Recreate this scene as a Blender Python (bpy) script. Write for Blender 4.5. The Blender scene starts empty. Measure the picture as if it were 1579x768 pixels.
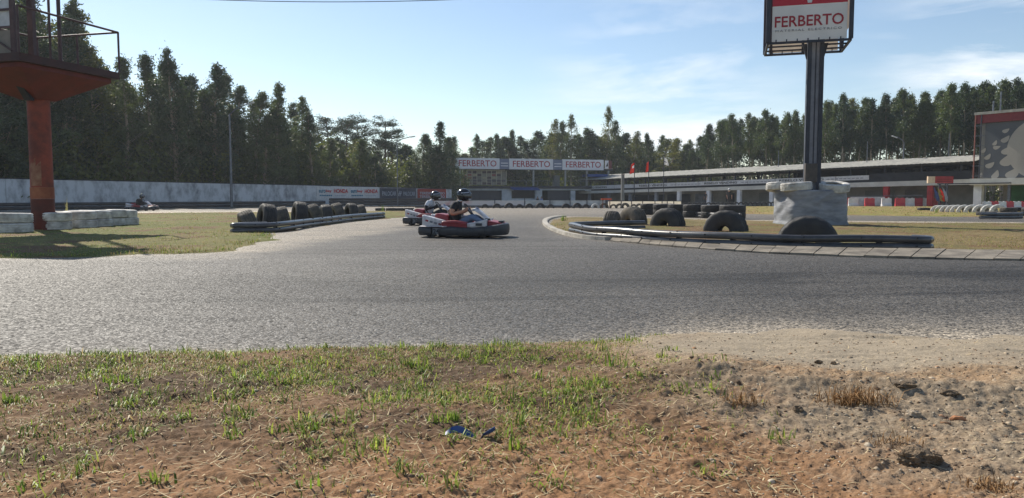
import bpy, bmesh, math, random
import numpy as np
from mathutils import Vector, Matrix, Euler

sc = bpy.context.scene
COL = sc.collection
R = math.radians
# ------------------------------------------------------------------ camera
CAM_H = 0.95
F = 1150.0 / 1579.0 * 36.0
PITCH = math.atan(80.0 / 1150.0)
cam_d = bpy.data.cameras.new('camera')
cam_d.sensor_width = 36.0
cam_d.lens = F
cam_d.clip_start = 0.05
cam_d.clip_end = 6000
cam = bpy.data.objects.new('camera', cam_d)
COL.objects.link(cam)
cam.location = (0, 0, CAM_H)
cam.rotation_euler = (math.pi / 2 - PITCH, 0, 0)
sc.camera = cam
# ------------------------------------------------------------------ sky, sun, exposure
SUN_AZ, SUN_EL = R(-37), R(38)      # azimuth from +Y towards +X
world = bpy.data.worlds.new('World')
sc.world = world
world.use_nodes = True
wn, wl = world.node_tree.nodes, world.node_tree.links
wn.clear()
w_out = wn.new('ShaderNodeOutputWorld')
w_bg = wn.new('ShaderNodeBackground')
w_bg.inputs["Strength"].default_value = 0.1
sky = wn.new('ShaderNodeTexSky')
sky.sky_type = 'NISHITA'
sky.sun_disc = False
sky.sun_elevation = SUN_EL
sky.sun_rotation = SUN_AZ
sky.altitude = 100
sky.air_density = 1.0
sky.dust_density = 0.25
sky.ozone_density = 1.2
# thin wispy clouds, a pattern of the sky's own direction
tc = wn.new('ShaderNodeTexCoord')
mp = wn.new('ShaderNodeMapping')
mp.inputs['Scale'].default_value = (1.6, 1.6, 8.0)
mp.inputs['Rotation'].default_value = (0.0, 0.16, 0.3)
nz = wn.new('ShaderNodeTexNoise')
nz.inputs['Scale'].default_value = 2.3
nz.inputs['Detail'].default_value = 9
nz.inputs['Roughness'].default_value = 0.58
nz.inputs['Distortion'].default_value = 0.35
cr = wn.new('ShaderNodeValToRGB')
cr.color_ramp.elements[0].position = 0.42
cr.color_ramp.elements[1].position = 0.62
cr.color_ramp.elements[1].color = (0.6, 0.6, 0.6, 1)
sep = wn.new('ShaderNodeSeparateXYZ')
mr = wn.new('ShaderNodeMapRange')      # clouds lie in a low band of the sky
mr.inputs['From Min'].default_value = 0.34
mr.inputs['From Max'].default_value = 0.10
mm = wn.new('ShaderNodeMath'); mm.operation = 'MULTIPLY'
mixc = wn.new('ShaderNodeMixRGB')
mixc.inputs['Color2'].default_value = (8.2, 8.6, 9.0, 1)
wl.new(tc.outputs['Generated'], mp.inputs['Vector'])
wl.new(mp.outputs['Vector'], nz.inputs['Vector'])
wl.new(nz.outputs['Fac'], cr.inputs['Fac'])
wl.new(tc.outputs['Generated'], sep.inputs[0])
wl.new(sep.outputs['Z'], mr.inputs['Value'])
wl.new(cr.outputs['Color'], mm.inputs[0])
# thicker banks low on the right and in the middle, thin veil elsewhere
bank = None
for cdir, rad in (((0.20, 0.97, 0.112), 0.21), ((0.53, 0.836, 0.142), 0.17), ((-0.75, -0.65, 0.16), 0.5), ((0.85, -0.5, 0.18), 0.5)):
    vd = wn.new('ShaderNodeVectorMath'); vd.operation = 'DISTANCE'; vd.inputs[1].default_value = cdir
    wl.new(tc.outputs['Generated'], vd.inputs[0])
    mb_ = wn.new('ShaderNodeMapRange'); mb_.interpolation_type = 'SMOOTHSTEP'
    mb_.inputs['From Min'].default_value = rad; mb_.inputs['From Max'].default_value = 0.0
    wl.new(vd.outputs['Value'], mb_.inputs['Value'])
    if bank is None: bank = mb_.outputs[0]
    else:
        sm = wn.new('ShaderNodeMath'); sm.operation = 'ADD'; wl.new(bank, sm.inputs[0]); wl.new(mb_.outputs[0], sm.inputs[1]); bank = sm.outputs[0]
bs = wn.new('ShaderNodeMath'); bs.operation = 'MULTIPLY_ADD'; bs.inputs[1].default_value = 1.7; bs.inputs[2].default_value = 0.025
wl.new(bank, bs.inputs[0])
wl.new(bs.outputs[0], mm.inputs[1])
wl.new(mm.outputs[0], mixc.inputs['Fac'])
wl.new(sky.outputs[0], mixc.inputs['Color1'])
wl.new(mixc.outputs[0], w_bg.inputs['Color'])
wl.new(w_bg.outputs[0], w_out.inputs['Surface'])

sun_d = bpy.data.lights.new('sun', 'SUN')
sun_d.energy = 4.8
sun_d.angle = R(0.55)
sun_d.color = (1.0, 0.93, 0.81)
sun = bpy.data.objects.new('sun', sun_d)
COL.objects.link(sun)
S_DIR = Vector((math.sin(SUN_AZ) * math.cos(SUN_EL), math.cos(SUN_AZ) * math.cos(SUN_EL), math.sin(SUN_EL)))
sun.rotation_euler = S_DIR.to_track_quat('Z', 'Y').to_euler()
sun.location = S_DIR * 200
vs = sc.view_settings
vs.view_transform = 'Standard'
vs.look = 'None'
vs.exposure = 0.4
vs.gamma = 1.0
vs.use_curve_mapping = False

# ------------------------------------------------------------------ helpers
rng = np.random.default_rng(7)
random.seed(7)
CP, SP = math.cos(PITCH), math.sin(PITCH)

def ray(px, py):
    u = (px - 789.5) / 1150.0
    v = (384.0 - py) / 1150.0
    return Vector((u, CP + v * SP, -SP + v * CP))

def at(px, py, d):
    """world point seen at a photo position, at the distance d (metres along Y)"""
    r = ray(px, py)
    return Vector((0, 0, CAM_H)) + r * (d / r.y)

def gp(px, py):
    """point of the flat ground"""
    r = ray(px, py)
    t = -CAM_H / r.z
    return Vector((r.x * t, r.y * t, 0))

def xat(px, d, py=304):
    return at(px, py, d).x

def ss(a, b, x):
    t = np.clip((np.asarray(x, float) - a) / (b - a), 0, 1)
    return t * t * (3 - 2 * t)

def gz(x, y):
    """the ground falls away gently behind the far track"""
    return -0.8 * ss(70, 112, y) * ss(-26, -10, x)

_perm = np.random.default_rng(3).random((256, 256))
def vnoise(x, y, seed=0):
    x = np.asarray(x, float) + seed * 17.31
    y = np.asarray(y, float) + seed * 9.77
    xi = np.floor(x).astype(int); yi = np.floor(y).astype(int)
    fx = x - xi; fy = y - yi
    fx = fx * fx * (3 - 2 * fx); fy = fy * fy * (3 - 2 * fy)
    a = _perm[xi & 255, yi & 255]; b = _perm[(xi + 1) & 255, yi & 255]
    c = _perm[xi & 255, (yi + 1) & 255]; d = _perm[(xi + 1) & 255, (yi + 1) & 255]
    return (a * (1 - fx) + b * fx) * (1 - fy) + (c * (1 - fx) + d * fx) * fy

def fbm(x, y, octv=4, seed=0, gain=0.5):
    s = 0.0; a = 1.0; t = 0.0
    for i in range(octv):
        s = s + a * vnoise(np.asarray(x) * 2 ** i, np.asarray(y) * 2 ** i, seed + i * 3)
        t += a; a *= gain
    return s / t

def sdist(x, y, poly):
    """signed distance to a polygon, positive inside"""
    x = np.asarray(x, float); y = np.asarray(y, float)
    d = np.full(x.shape, 1e9); inside = np.zeros(x.shape, bool)
    n = len(poly)
    for i in range(n):
        x0, y0 = poly[i][0], poly[i][1]; x1, y1 = poly[(i + 1) % n][0], poly[(i + 1) % n][1]
        ex, ey = x1 - x0, y1 - y0
        t = np.clip(((x - x0) * ex + (y - y0) * ey) / (ex * ex + ey * ey + 1e-12), 0, 1)
        d = np.minimum(d, np.hypot(x - x0 - t * ex, y - y0 - t * ey))
        c = ((y0 > y) != (y1 > y)) & (x < (x1 - x0) * (y - y0) / (y1 - y0 + 1e-12) + x0)
        inside ^= c
    return np.where(inside, d, -d)

def lin(r, g, b):
    f = lambda c: c / 12.92 if c <= 0.04045 else ((c + 0.055) / 1.055) ** 2.4
    return (f(r / 255), f(g / 255), f(b / 255))

# ---- materials
MATS = {}
def mat(name, col, rough=0.7, col2=None, scale=5.0, bump=0.0, bscale=None, metal=0.0, spec=0.5, detail=6, stretch=None, lo=0.35, hi=0.65):
    if name in MATS:
        return MATS[name]
    m = bpy.data.materials.new(name); m.use_nodes = True
    n, l = m.node_tree.nodes, m.node_tree.links
    p = n['Principled BSDF']
    p.inputs['Roughness'].default_value = rough
    p.inputs['Metallic'].default_value = metal
    p.inputs['Specular IOR Level'].default_value = spec
    c2 = col2 if col2 else tuple(min(1, c * 0.78) for c in col)
    t = n.new('ShaderNodeTexCoord')
    mpn = n.new('ShaderNodeMapping')
    if stretch:
        mpn.inputs['Scale'].default_value = stretch
    l.new(t.outputs['Object'], mpn.inputs['Vector'])
    nn = n.new('ShaderNodeTexNoise')
    nn.inputs['Scale'].default_value = scale
    nn.inputs['Detail'].default_value = detail
    nn.inputs['Roughness'].default_value = 0.62
    l.new(mpn.outputs[0], nn.inputs['Vector'])
    rp = n.new('ShaderNodeValToRGB')
    rp.color_ramp.elements[0].position = lo
    rp.color_ramp.elements[1].position = hi
    rp.color_ramp.elements[0].color = (*col, 1)
    rp.color_ramp.elements[1].color = (*c2, 1)
    l.new(nn.outputs['Fac'], rp.inputs['Fac'])
    l.new(rp.outputs['Color'], p.inputs['Base Color'])
    if bump:
        bn = n.new('ShaderNodeTexNoise')
        bn.inputs['Scale'].default_value = bscale or scale * 4
        bn.inputs['Detail'].default_value = 4
        l.new(mpn.outputs[0], bn.inputs['Vector'])
        b = n.new('ShaderNodeBump')
        b.inputs['Strength'].default_value = bump
        b.inputs['Distance'].default_value = 0.02
        l.new(bn.outputs['Fac'], b.inputs['Height'])
        l.new(b.outputs[0], p.inputs['Normal'])
    MATS[name] = m
    return m

def attr_mat(name, rough=0.9, nscale=60, nlo=0.75, nhi=1.2, bump=0.4, bscale=140, translucent=0.0, bdist=0.01):
    m = bpy.data.materials.new(name); m.use_nodes = True
    n, l = m.node_tree.nodes, m.node_tree.links
    p = n['Principled BSDF']
    p.inputs['Roughness'].default_value = rough
    p.inputs['Specular IOR Level'].default_value = 0.25
    a = n.new('ShaderNodeAttribute'); a.attribute_name = 'Col'
    t = n.new('ShaderNodeTexCoord')
    nn = n.new('ShaderNodeTexNoise'); nn.inputs['Scale'].default_value = nscale; nn.inputs['Detail'].default_value = 5
    l.new(t.outputs['Object'], nn.inputs['Vector'])
    mrn = n.new('ShaderNodeMapRange')
    mrn.inputs['From Min'].default_value = 0.3; mrn.inputs['From Max'].default_value = 0.7
    mrn.inputs['To Min'].default_value = nlo; mrn.inputs['To Max'].default_value = nhi
    l.new(nn.outputs['Fac'], mrn.inputs['Value'])
    mx = n.new('ShaderNodeMixRGB'); mx.blend_type = 'MULTIPLY'; mx.inputs['Fac'].default_value = 1
    l.new(a.outputs['Color'], mx.inputs['Color1']); l.new(mrn.outputs[0], mx.inputs['Color2'])
    l.new(mx.outputs[0], p.inputs['Base Color'])
    if bump:
        bn = n.new('ShaderNodeTexNoise'); bn.inputs['Scale'].default_value = bscale; bn.inputs['Detail'].default_value = 4
        l.new(t.outputs['Object'], bn.inputs['Vector'])
        b = n.new('ShaderNodeBump'); b.inputs['Strength'].default_value = bump; b.inputs['Distance'].default_value = bdist
        l.new(bn.outputs['Fac'], b.inputs['Height']); l.new(b.outputs[0], p.inputs['Normal'])
    if translucent:
        tr = n.new('ShaderNodeBsdfTranslucent')
        l.new(mx.outputs[0], tr.inputs['Color'])
        ms = n.new('ShaderNodeMixShader'); ms.inputs[0].default_value = translucent
        l.new(p.outputs[0], ms.inputs[1]); l.new(tr.outputs[0], ms.inputs[2])
        l.new(ms.outputs[0], n['Material Output'].inputs['Surface'])
    MATS[name] = m
    return m

def leaf_mat(name, c1, c2, trans=0.35):
    m = bpy.data.materials.new(name); m.use_nodes = True
    n, l = m.node_tree.nodes, m.node_tree.links
    p = n['Principled BSDF']
    p.inputs['Roughness'].default_value = 0.55
    p.inputs['Specular IOR Level'].default_value = 0.35
    oi = n.new('ShaderNodeObjectInfo')
    t = n.new('ShaderNodeTexCoord')
    nn = n.new('ShaderNodeTexNoise'); nn.inputs['Scale'].default_value = 0.9; nn.inputs['Detail'].default_value = 3
    l.new(t.outputs['Object'], nn.inputs['Vector'])
    ad = n.new('ShaderNodeMath'); ad.operation = 'ADD'
    l.new(nn.outputs['Fac'], ad.inputs[0])
    sb = n.new('ShaderNodeMath'); sb.operation = 'MULTIPLY_ADD'
    sb.inputs[1].default_value = 0.5; sb.inputs[2].default_value = -0.25
    l.new(oi.outputs['Random'], sb.inputs[0]); l.new(sb.outputs[0], ad.inputs[1])
    rp = n.new('ShaderNodeValToRGB')
    rp.color_ramp.elements[0].position = 0.3; rp.color_ramp.elements[1].position = 0.75
    rp.color_ramp.elements[0].color = (*c1, 1); rp.color_ramp.elements[1].color = (*c2, 1)
    l.new(ad.outputs[0], rp.inputs['Fac']); l.new(rp.outputs[0], p.inputs['Base Color'])
    tr = n.new('ShaderNodeBsdfTranslucent')
    mc = n.new('ShaderNodeMixRGB'); mc.blend_type = 'MULTIPLY'; mc.inputs[0].default_value = 1
    mc.inputs['Color2'].default_value = (1.15, 1.2, 0.55, 1)
    l.new(rp.outputs[0], mc.inputs['Color1']); l.new(mc.outputs[0], tr.inputs['Color'])
    ms = n.new('ShaderNodeMixShader'); ms.inputs[0].default_value = trans
    l.new(p.outputs[0], ms.inputs[1]); l.new(tr.outputs[0], ms.inputs[2])
    l.new(ms.outputs[0], n['Material Output'].inputs['Surface'])
    MATS[name] = m
    return m

def sheet_mat(name, col, trans=0.5):
    """thin stretched plastic sheet: light comes through it"""
    m = bpy.data.materials.new(name); m.use_nodes = True
    n, l = m.node_tree.nodes, m.node_tree.links
    p = n['Principled BSDF']; p.inputs['Roughness'].default_value = 0.55
    t = n.new('ShaderNodeTexCoord')
    nn = n.new('ShaderNodeTexNoise'); nn.inputs['Scale'].default_value = 1.7; nn.inputs['Detail'].default_value = 5
    l.new(t.outputs['Object'], nn.inputs['Vector'])
    rp = n.new('ShaderNodeValToRGB')
    rp.color_ramp.elements[0].position = 0.35; rp.color_ramp.elements[1].position = 0.7
    rp.color_ramp.elements[0].color = (*col, 1); rp.color_ramp.elements[1].color = (*[c * 0.9 for c in col], 1)
    l.new(nn.outputs['Fac'], rp.inputs[0]); l.new(rp.outputs[0], p.inputs['Base Color'])
    tr = n.new('ShaderNodeBsdfTranslucent'); l.new(rp.outputs[0], tr.inputs['Color'])
    ms = n.new('ShaderNodeMixShader'); ms.inputs[0].default_value = trans
    l.new(p.outputs[0], ms.inputs[1]); l.new(tr.outputs[0], ms.inputs[2])
    l.new(ms.outputs[0], n['Material Output'].inputs['Surface'])
    MATS[name] = m
    return m

# ---- meshes and objects
def mesh_np(name, V, quads=None, tris=None, col=None, m=None, smooth=False):
    me = bpy.data.meshes.new(name)
    V = np.asarray(V, np.float32)
    me.vertices.add(len(V)); me.vertices.foreach_set('co', V.ravel())
    nq = 0 if quads is None else len(quads); nt = 0 if tris is None else len(tris)
    li = []
    if nq: li.append(np.asarray(quads, np.int32).ravel())
    if nt: li.append(np.asarray(tris, np.int32).ravel())
    li = np.concatenate(li)
    me.loops.add(len(li)); me.loops.foreach_set('vertex_index', li)
    me.polygons.add(nq + nt)
    st = np.concatenate([np.arange(nq) * 4, nq * 4 + np.arange(nt) * 3]).astype(np.int32)
    me.polygons.foreach_set('loop_start', st)
    if smooth:
        me.polygons.foreach_set('use_smooth', np.ones(nq + nt, bool))
    me.update(calc_edges=True)
    if col is not None:
        ca = me.color_attributes.new('Col', 'FLOAT_COLOR', 'POINT')
        c4 = np.ones((len(V), 4), np.float32); c4[:, :3] = col
        ca.data.foreach_set('color', c4.ravel())
    if m: me.materials.append(m)
    return me

def link(name, me, parent=None, loc=None):
    o = bpy.data.objects.new(name, me); COL.objects.link(o)
    if parent: o.parent = parent
    if loc is not None: o.location = loc
    return o

def tag(o, label=None, cat=None, group=None, kind=None):
    if label: o['label'] = label
    if cat: o['category'] = cat
    if group: o['group'] = group
    if kind: o['kind'] = kind
    return o

def empty(name, loc=(0, 0, 0), rz=0.0, label=None, cat=None, group=None):
    o = bpy.data.objects.new(name, None); COL.objects.link(o)
    o.location = loc; o.rotation_euler = (0, 0, rz); o.empty_display_size = 0.2
    return tag(o, label, cat, group)

def copy_tree(o, parent=None):
    c = o.copy(); COL.objects.link(c); c.parent = parent
    for ch in list(o.children):
        copy_tree(ch, c)
    return c

class MB:
    """collects shapes; build() links them as ONE mesh object"""
    def __init__(s): s.v = []; s.f = []; s.mi = []; s.cur = 0
    def add(s, V, Fc):
        b = len(s.v); s.v += [tuple(p) for p in V]
        for f in Fc: s.f.append([i + b for i in f]); s.mi.append(s.cur)
        return s
    def box(s, c, size, rz=0.0, M=None):
        x, y, z = [q / 2 for q in size]
        P = [Vector(p) for p in ((-x, -y, -z), (x, -y, -z), (x, y, -z), (-x, y, -z), (-x, -y, z), (x, -y, z), (x, y, z), (-x, y, z))]
        rot = M if M else Matrix.Rotation(rz, 3, 'Z')
        return s.add([rot @ p + Vector(c) for p in P], [(0, 3, 2, 1), (4, 5, 6, 7), (0, 1, 5, 4), (1, 2, 6, 5), (2, 3, 7, 6), (3, 0, 4, 7)])
    def hexa(s, bot, top):
        return s.add(list(bot) + list(top), [(3, 2, 1, 0), (4, 5, 6, 7), (0, 1, 5, 4), (1, 2, 6, 5), (2, 3, 7, 6), (3, 0, 4, 7)])
    def bar(s, p, q, w=0.05, h=None):
        p, q = Vector(p), Vector(q); d = (q - p); L = d.length
        return s.box((p + q) / 2, (L, w, h or w), M=d.to_track_quat('X', 'Z').to_matrix())
    def tube(s, pts, rad, n=8, cap=True):
        pts = [Vector(p) for p in pts]; k = len(pts); V = []; Fc = []
        rad = rad if isinstance(rad, (list, tuple)) else [rad] * k
        for i, p in enumerate(pts):
            t = (pts[min(i + 1, k - 1)] - pts[max(i - 1, 0)]).normalized()
            a = Vector((0, 0, 1)) if abs(t.z) < 0.95 else Vector((1, 0, 0))
            e1 = t.cross(a).normalized(); e2 = t.cross(e1)
            for j in range(n):
                an = 2 * math.pi * j / n
                V.append(p + (e1 * math.cos(an) + e2 * math.sin(an)) * rad[i])
        for i in range(k - 1):
            for j in range(n):
                Fc.append((i * n + j, i * n + (j + 1) % n, (i + 1) * n + (j + 1) % n, (i + 1) * n + j))
        if cap:
            Fc.append(tuple(range(n))[::-1]); Fc.append(tuple((k - 1) * n + j for j in range(n)))
        return s.add(V, Fc)
    def lathe(s, prof, c=(0, 0, 0), n=24, axis='Z', closed=False):
        V = []; Fc = []; k = len(prof)
        for j in range(n):
            a = 2 * math.pi * j / n; ca, sa = math.cos(a), math.sin(a)
            for r, h in prof:
                p = {'Z': (r * ca, r * sa, h), 'Y': (r * ca, h, r * sa), 'X': (h, r * ca, r * sa)}[axis]
                V.append((p[0] + c[0], p[1] + c[1], p[2] + c[2]))
        for j in range(n):
            for i in range(k if closed else k - 1):
                i2 = (i + 1) % k; j2 = (j + 1) % n
                Fc.append((j * k + i, j2 * k + i, j2 * k + i2, j * k + i2))
        return s.add(V, Fc)
    def sweep(s, path, sec, closed=False, cap=True):
        """sec: 2-D points (out, up) carried along a path; out is to the right of travel"""
        path = [Vector(p) for p in path]; k = len(path); m = len(sec); V = []; Fc = []
        for i, p in enumerate(path):
            a = path[(i - 1) % k] if closed else path[max(i - 1, 0)]
            b = path[(i + 1) % k] if closed else path[min(i + 1, k - 1)]
            t = (b - a); t.z = 0; t.normalize(); r = Vector((t.y, -t.x, 0))
            for o, h in sec: V.append(p + r * o + Vector((0, 0, h)))
        for i in range(k if closed else k - 1):
            i2 = (i + 1) % k
            for j in range(m):
                Fc.append((i * m + j, i * m + (j + 1) % m, i2 * m + (j + 1) % m, i2 * m + j))
        if cap and not closed:
            Fc.append(tuple(range(m))[::-1]); Fc.append(tuple((k - 1) * m + j for j in range(m)))
        return s.add(V, Fc)
    def loft(s, rings, cap=True):
        k = len(rings); m = len(rings[0]); V = [p for r in rings for p in r]; Fc = []
        for i in range(k - 1):
            for j in range(m):
                Fc.append((i * m + j, i * m + (j + 1) % m, (i + 1) * m + (j + 1) % m, (i + 1) * m + j))
        if cap:
            Fc.append(tuple(range(m))[::-1]); Fc.append(tuple((k - 1) * m + j for j in range(m)))
        return s.add(V, Fc)
    def rbox(s, c, size, bev=0.02, seg=3, fn=None, M=None, cuts=0):
        bm = bmesh.new(); bmesh.ops.create_cube(bm, size=1.0)
        for v in bm.verts: v.co = Vector((v.co.x * size[0], v.co.y * size[1], v.co.z * size[2]))
        if cuts: bmesh.ops.subdivide_edges(bm, edges=bm.edges[:], cuts=cuts, use_grid_fill=True)
        es = [e for e in bm.edges if e.calc_face_angle(0) > 0.5]
        bmesh.ops.bevel(bm, geom=es, offset=bev, segments=seg, profile=0.6, affect='EDGES')
        bm.verts.index_update()
        P = []
        for v in bm.verts:
            p = v.co.copy()
            if fn: p = Vector(fn(p))
            if M: p = M @ p
            P.append(p + Vector(c))
        Fc = [[v.index for v in f.verts] for f in bm.faces]
        bm.free()
        return s.add(P, Fc)
    def mesh(s, name, mats, smooth=False, off=None, fix=True):
        me = bpy.data.meshes.new(name)
        V = s.v if off is None else [(a - off[0], b - off[1], c - off[2]) for a, b, c in s.v]
        me.from_pydata(V, [], s.f)
        for m in (mats if isinstance(mats, (list, tuple)) else [mats]): me.materials.append(m)
        if any(s.mi): me.polygons.foreach_set('material_index', s.mi)
        if fix:
            bm = bmesh.new(); bm.from_mesh(me); bmesh.ops.recalc_face_normals(bm, faces=bm.faces[:]); bm.to_mesh(me); bm.free()
        if smooth:
            me.polygons.foreach_set('use_smooth', [True] * len(me.polygons))
            if smooth != 'all':
                me.set_sharp_from_angle(angle=R(38))
        me.update()
        return me
    def build(s, name, mats, parent=None, smooth=False, world=False):
        """world: the points are world points; they become local to an unrotated parent"""
        off = tuple(parent.location) if (world and parent) else None
        return link(name, s.mesh(name, mats, smooth, off), parent)
    def build_at(s, name, mats, loc, smooth=False):
        return link(name, s.mesh(name, mats, smooth, loc), None, loc)

_fontcache = {}
def text_mesh(body, m, bold=0.0, extrude=0.004, spacing=1.0):
    cu = bpy.data.curves.new('lettering', 'FONT')
    cu.body = body; cu.size = 1.0; cu.offset = bold; cu.extrude = extrude; cu.space_character = spacing
    cu.align_x = 'LEFT'; cu.resolution_u = 3
    o = bpy.data.objects.new('lettering', cu); COL.objects.link(o)
    dg = bpy.context.evaluated_depsgraph_get()
    me = bpy.data.meshes.new_from_object(o.evaluated_get(dg))
    bpy.data.objects.remove(o); bpy.data.curves.remove(cu)
    me.materials.clear(); me.materials.append(m)
    return me

def lettering(body, origin, right, up, width, height, m, parent=None, bold=0.0, spacing=1.0, name='lettering', depth=0.006):
    """text with its lower left corner at origin, exactly width by height"""
    me = text_mesh(body, m, bold, 0.5, spacing)
    n = len(me.vertices); co = np.zeros(n * 3, np.float32); me.vertices.foreach_get('co', co); co = co.reshape(-1, 3)
    mn, mx = co.min(0), co.max(0)
    right = Vector(right).normalized(); up = Vector(up).normalized(); nrm = right.cross(up)
    X = (co[:, 0] - mn[0]) / (mx[0] - mn[0]) * width; Y = (co[:, 1] - mn[1]) / (mx[1] - mn[1]) * height; Z = co[:, 2] * depth * 2
    off = Vector(origin) - (parent.matrix_basis.translation if parent and parent.parent is None else Vector((0, 0, 0)))
    P = X[:, None] * np.array(right) + Y[:, None] * np.array(up) + Z[:, None] * np.array(nrm) + np.array(off)
    me.vertices.foreach_set('co', P.astype(np.float32).ravel()); me.update()
    return link(name, me, parent)

ORD = ['first', 'second', 'third', 'fourth', 'fifth', 'sixth', 'seventh', 'eighth', 'ninth', 'tenth', 'eleventh', 'twelfth', 'thirteenth',
       'fourteenth', 'fifteenth', 'sixteenth', 'seventeenth', 'eighteenth', 'nineteenth', 'twentieth', 'twenty-first', 'twenty-second', 'twenty-third', 'twenty-fourth', 'twenty-fifth', 'twenty-sixth']

# ================================================================== SETTING
def polar_grid(u0, u1, nu, y0, y1, ny):
    u = np.linspace(u0, u1, nu); y = np.geomspace(y0, y1, ny)
    Yg, Ug = np.meshgrid(y, u, indexing='ij')
    return (Ug * Yg).ravel(), Yg.ravel()

def grid_quads(nu, ny, keep=None):
    i = np.arange(ny - 1)[:, None] * nu + np.arange(nu - 1)[None, :]
    q = np.stack([i, i + 1, i + 1 + nu, i + nu], -1).reshape(-1, 4)
    if keep is not None: q = q[keep[q].any(1)]
    return q

def compact(V, q, col):
    used = np.unique(q); mp_ = np.zeros(len(V), np.int64); mp_[used] = np.arange(len(used))
    return V[used], mp_[q], col[used]

# ground sheet out to the horizon
gx = np.sinh(np.linspace(-6.2, 6.2, 121)) * 8.0
gy = np.sinh(np.linspace(-6.2, 6.2, 121)) * 8.0 + 30
GY, GX = np.meshgrid(gy, gx, indexing='ij')
GX, GY = GX.ravel(), GY.ravel()
hz = gz(GX, GY) - 0.05 + 6 * ss(300, 1500, np.hypot(GX, GY)) * fbm(GX / 260, GY / 260, 3, 5)
V = np.stack([GX, GY, hz], 1)
b = fbm(GX / 4, GY / 4, 4, 8)[:, None]
gcol = np.array(lin(112, 92, 62)) * (1 - b) + np.array(lin(88, 92, 52)) * b
M_GROUND = attr_mat('ground_soil', 0.95, 3.0, 0.7, 1.25, 0.5, 20, bdist=0.03)
g = link('ground', mesh_np('ground', V, grid_quads(121, 121), None, gcol, M_GROUND, True))
tag(g, kind='structure')

# ---- outlines of the surfaces (points of the ground)
VERGE = [gp(*p)[:2] for p in ((-900, 566), (-300, 555), (0, 549), (200, 546), (400, 541), (600, 535), (760, 531), (850, 528), (960, 526), (1030, 519), (1110, 515), (1250, 513), (1420, 516), (1579, 519), (1900, 520), (2400, 522))] + [(9.5, 0.6), (-9.5, 0.6)]
LEFTGRASS = [gp(*p)[:2] for p in ((-400, 405), (-100, 400), (0, 398), (120, 396), (240, 393), (330, 390), (362, 387), (385, 378), (420, 369), (425, 363), (400, 362), (440, 357), (490, 349), (540, 342), (594, 337), (640, 334), (660, 328.5), (640, 325.5), (590, 326), (480, 327), (370, 328), (240, 329), (120, 331), (0, 333), (-300, 334))]
ISLAND = [gp(*p)[:2] for p in ((884, 364), (860, 354), (850, 346), (853, 340), (868, 336.5), (900, 336), (1000, 338), (1100, 340), (1190, 342.5), (1300, 344), (1450, 345), (1579, 346), (2000, 346), (2100, 395), (1579, 395), (1430, 391), (1300, 388.5), (1200, 386), (1100, 382), (1000, 375), (940, 369.5))]
FARGRASS = [gp(*p)[:2] for p in ((1040, 327), (1130, 329.5), (1210, 331), (1320, 332), (1450, 334), (1579, 335), (1900, 336), (1900, 321), (1579, 319.2), (1400, 318.6), (1230, 317.6), (1120, 317), (1050, 318.5))]

# ---- asphalt
NU, NY = 560, 420
ax, ay = polar_grid(-1.55, 1.45, NU, 3.0, 125, NY)
cols = np.tile(np.array([0.074, 0.068, 0.061]), (len(ax), 1))
big = fbm(ax / 2.2, ay / 2.2, 4, 21)[:, None]
cols *= 0.72 + 0.56 * big
# rubbered, darker racing line sweeping through the bend
line = np.exp(-((ay - (8.2 + 0.010 * ax ** 2 + 0.06 * ax)) / 1.9) ** 2) * ss(-9, -2, ax)
cols *= (1 - 0.38 * line[:, None])
streak = ss(0.52, 0.72, fbm(ax * 0.22 + 3, (ay - 0.010 * ax ** 2 - 0.05 * ax) * 3.4, 4, 33)) * ss(-0.5, 2.5, -sdist(ax, ay, VERGE)) * ss(24, 12, ay)
cols *= (1 - 0.40 * streak[:, None])
wear = ss(0.50, 0.68, fbm(ax * 0.35, ay * 0.9, 4, 37)) * 0.22
cols = cols * (1 - wear[:, None]) + np.array([0.15, 0.137, 0.12]) * wear[:, None]
# dust carried onto the track: along the near edge, and a broad worn apron on the left
dust = np.array(lin(160, 148, 130))
ev = -sdist(ax, ay, VERGE)
k = np.exp(-np.clip(ev, 0, 9) / (0.14 + 0.30 * ss(0.2, 1.6, ax))) * 0.75 * (0.25 + 1.1 * fbm(ax * 2.0, ay * 2.5, 5, 3)) * (0.4 + 0.8 * ss(0.0, 1.3, ax))
APR = [gp(*p)[:2] for p in ((340, 396), (420, 382), (520, 368), (600, 352), (650, 340), (645, 330), (590, 335), (480, 350), (425, 362), (380, 378))]
ka = ss(-0.9, 0.5, sdist(ax, ay, APR) + (fbm(ax, ay, 4, 11) - 0.5) * 1.6) * (0.30 + 0.35 * fbm(ax * 1.5, ay * 1.5, 3, 4))
el = -sdist(ax, ay, LEFTGRASS)
kl = np.exp(-np.clip(el, 0, 30) / 0.35) * 0.5
ei = -sdist(ax, ay, ISLAND)
ki = np.exp(-np.clip(ei, 0, 30) / 0.3) * 0.4
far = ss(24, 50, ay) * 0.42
LST = [gp(*p)[:2] for p in ((-200, 334), (120, 331), (240, 329), (370, 328), (480, 327), (480, 325.2), (370, 326), (240, 326.6), (120, 327.6), (-200, 330))]
ks = ss(-0.5, 0.4, sdist(ax, ay, LST)) * 0.95
RST = [gp(*p)[:2] for p in ((860, 337), (1000, 338.5), (1190, 343), (1579, 346), (1579, 342.6), (1190, 339.5), (1000, 335.5), (860, 333.6))]
kr = ss(-0.4, 0.4, sdist(ax, ay, RST)) * 0.8
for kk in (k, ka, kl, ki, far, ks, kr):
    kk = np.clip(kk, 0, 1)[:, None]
    cols = cols * (1 - kk) + dust * kk
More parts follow.
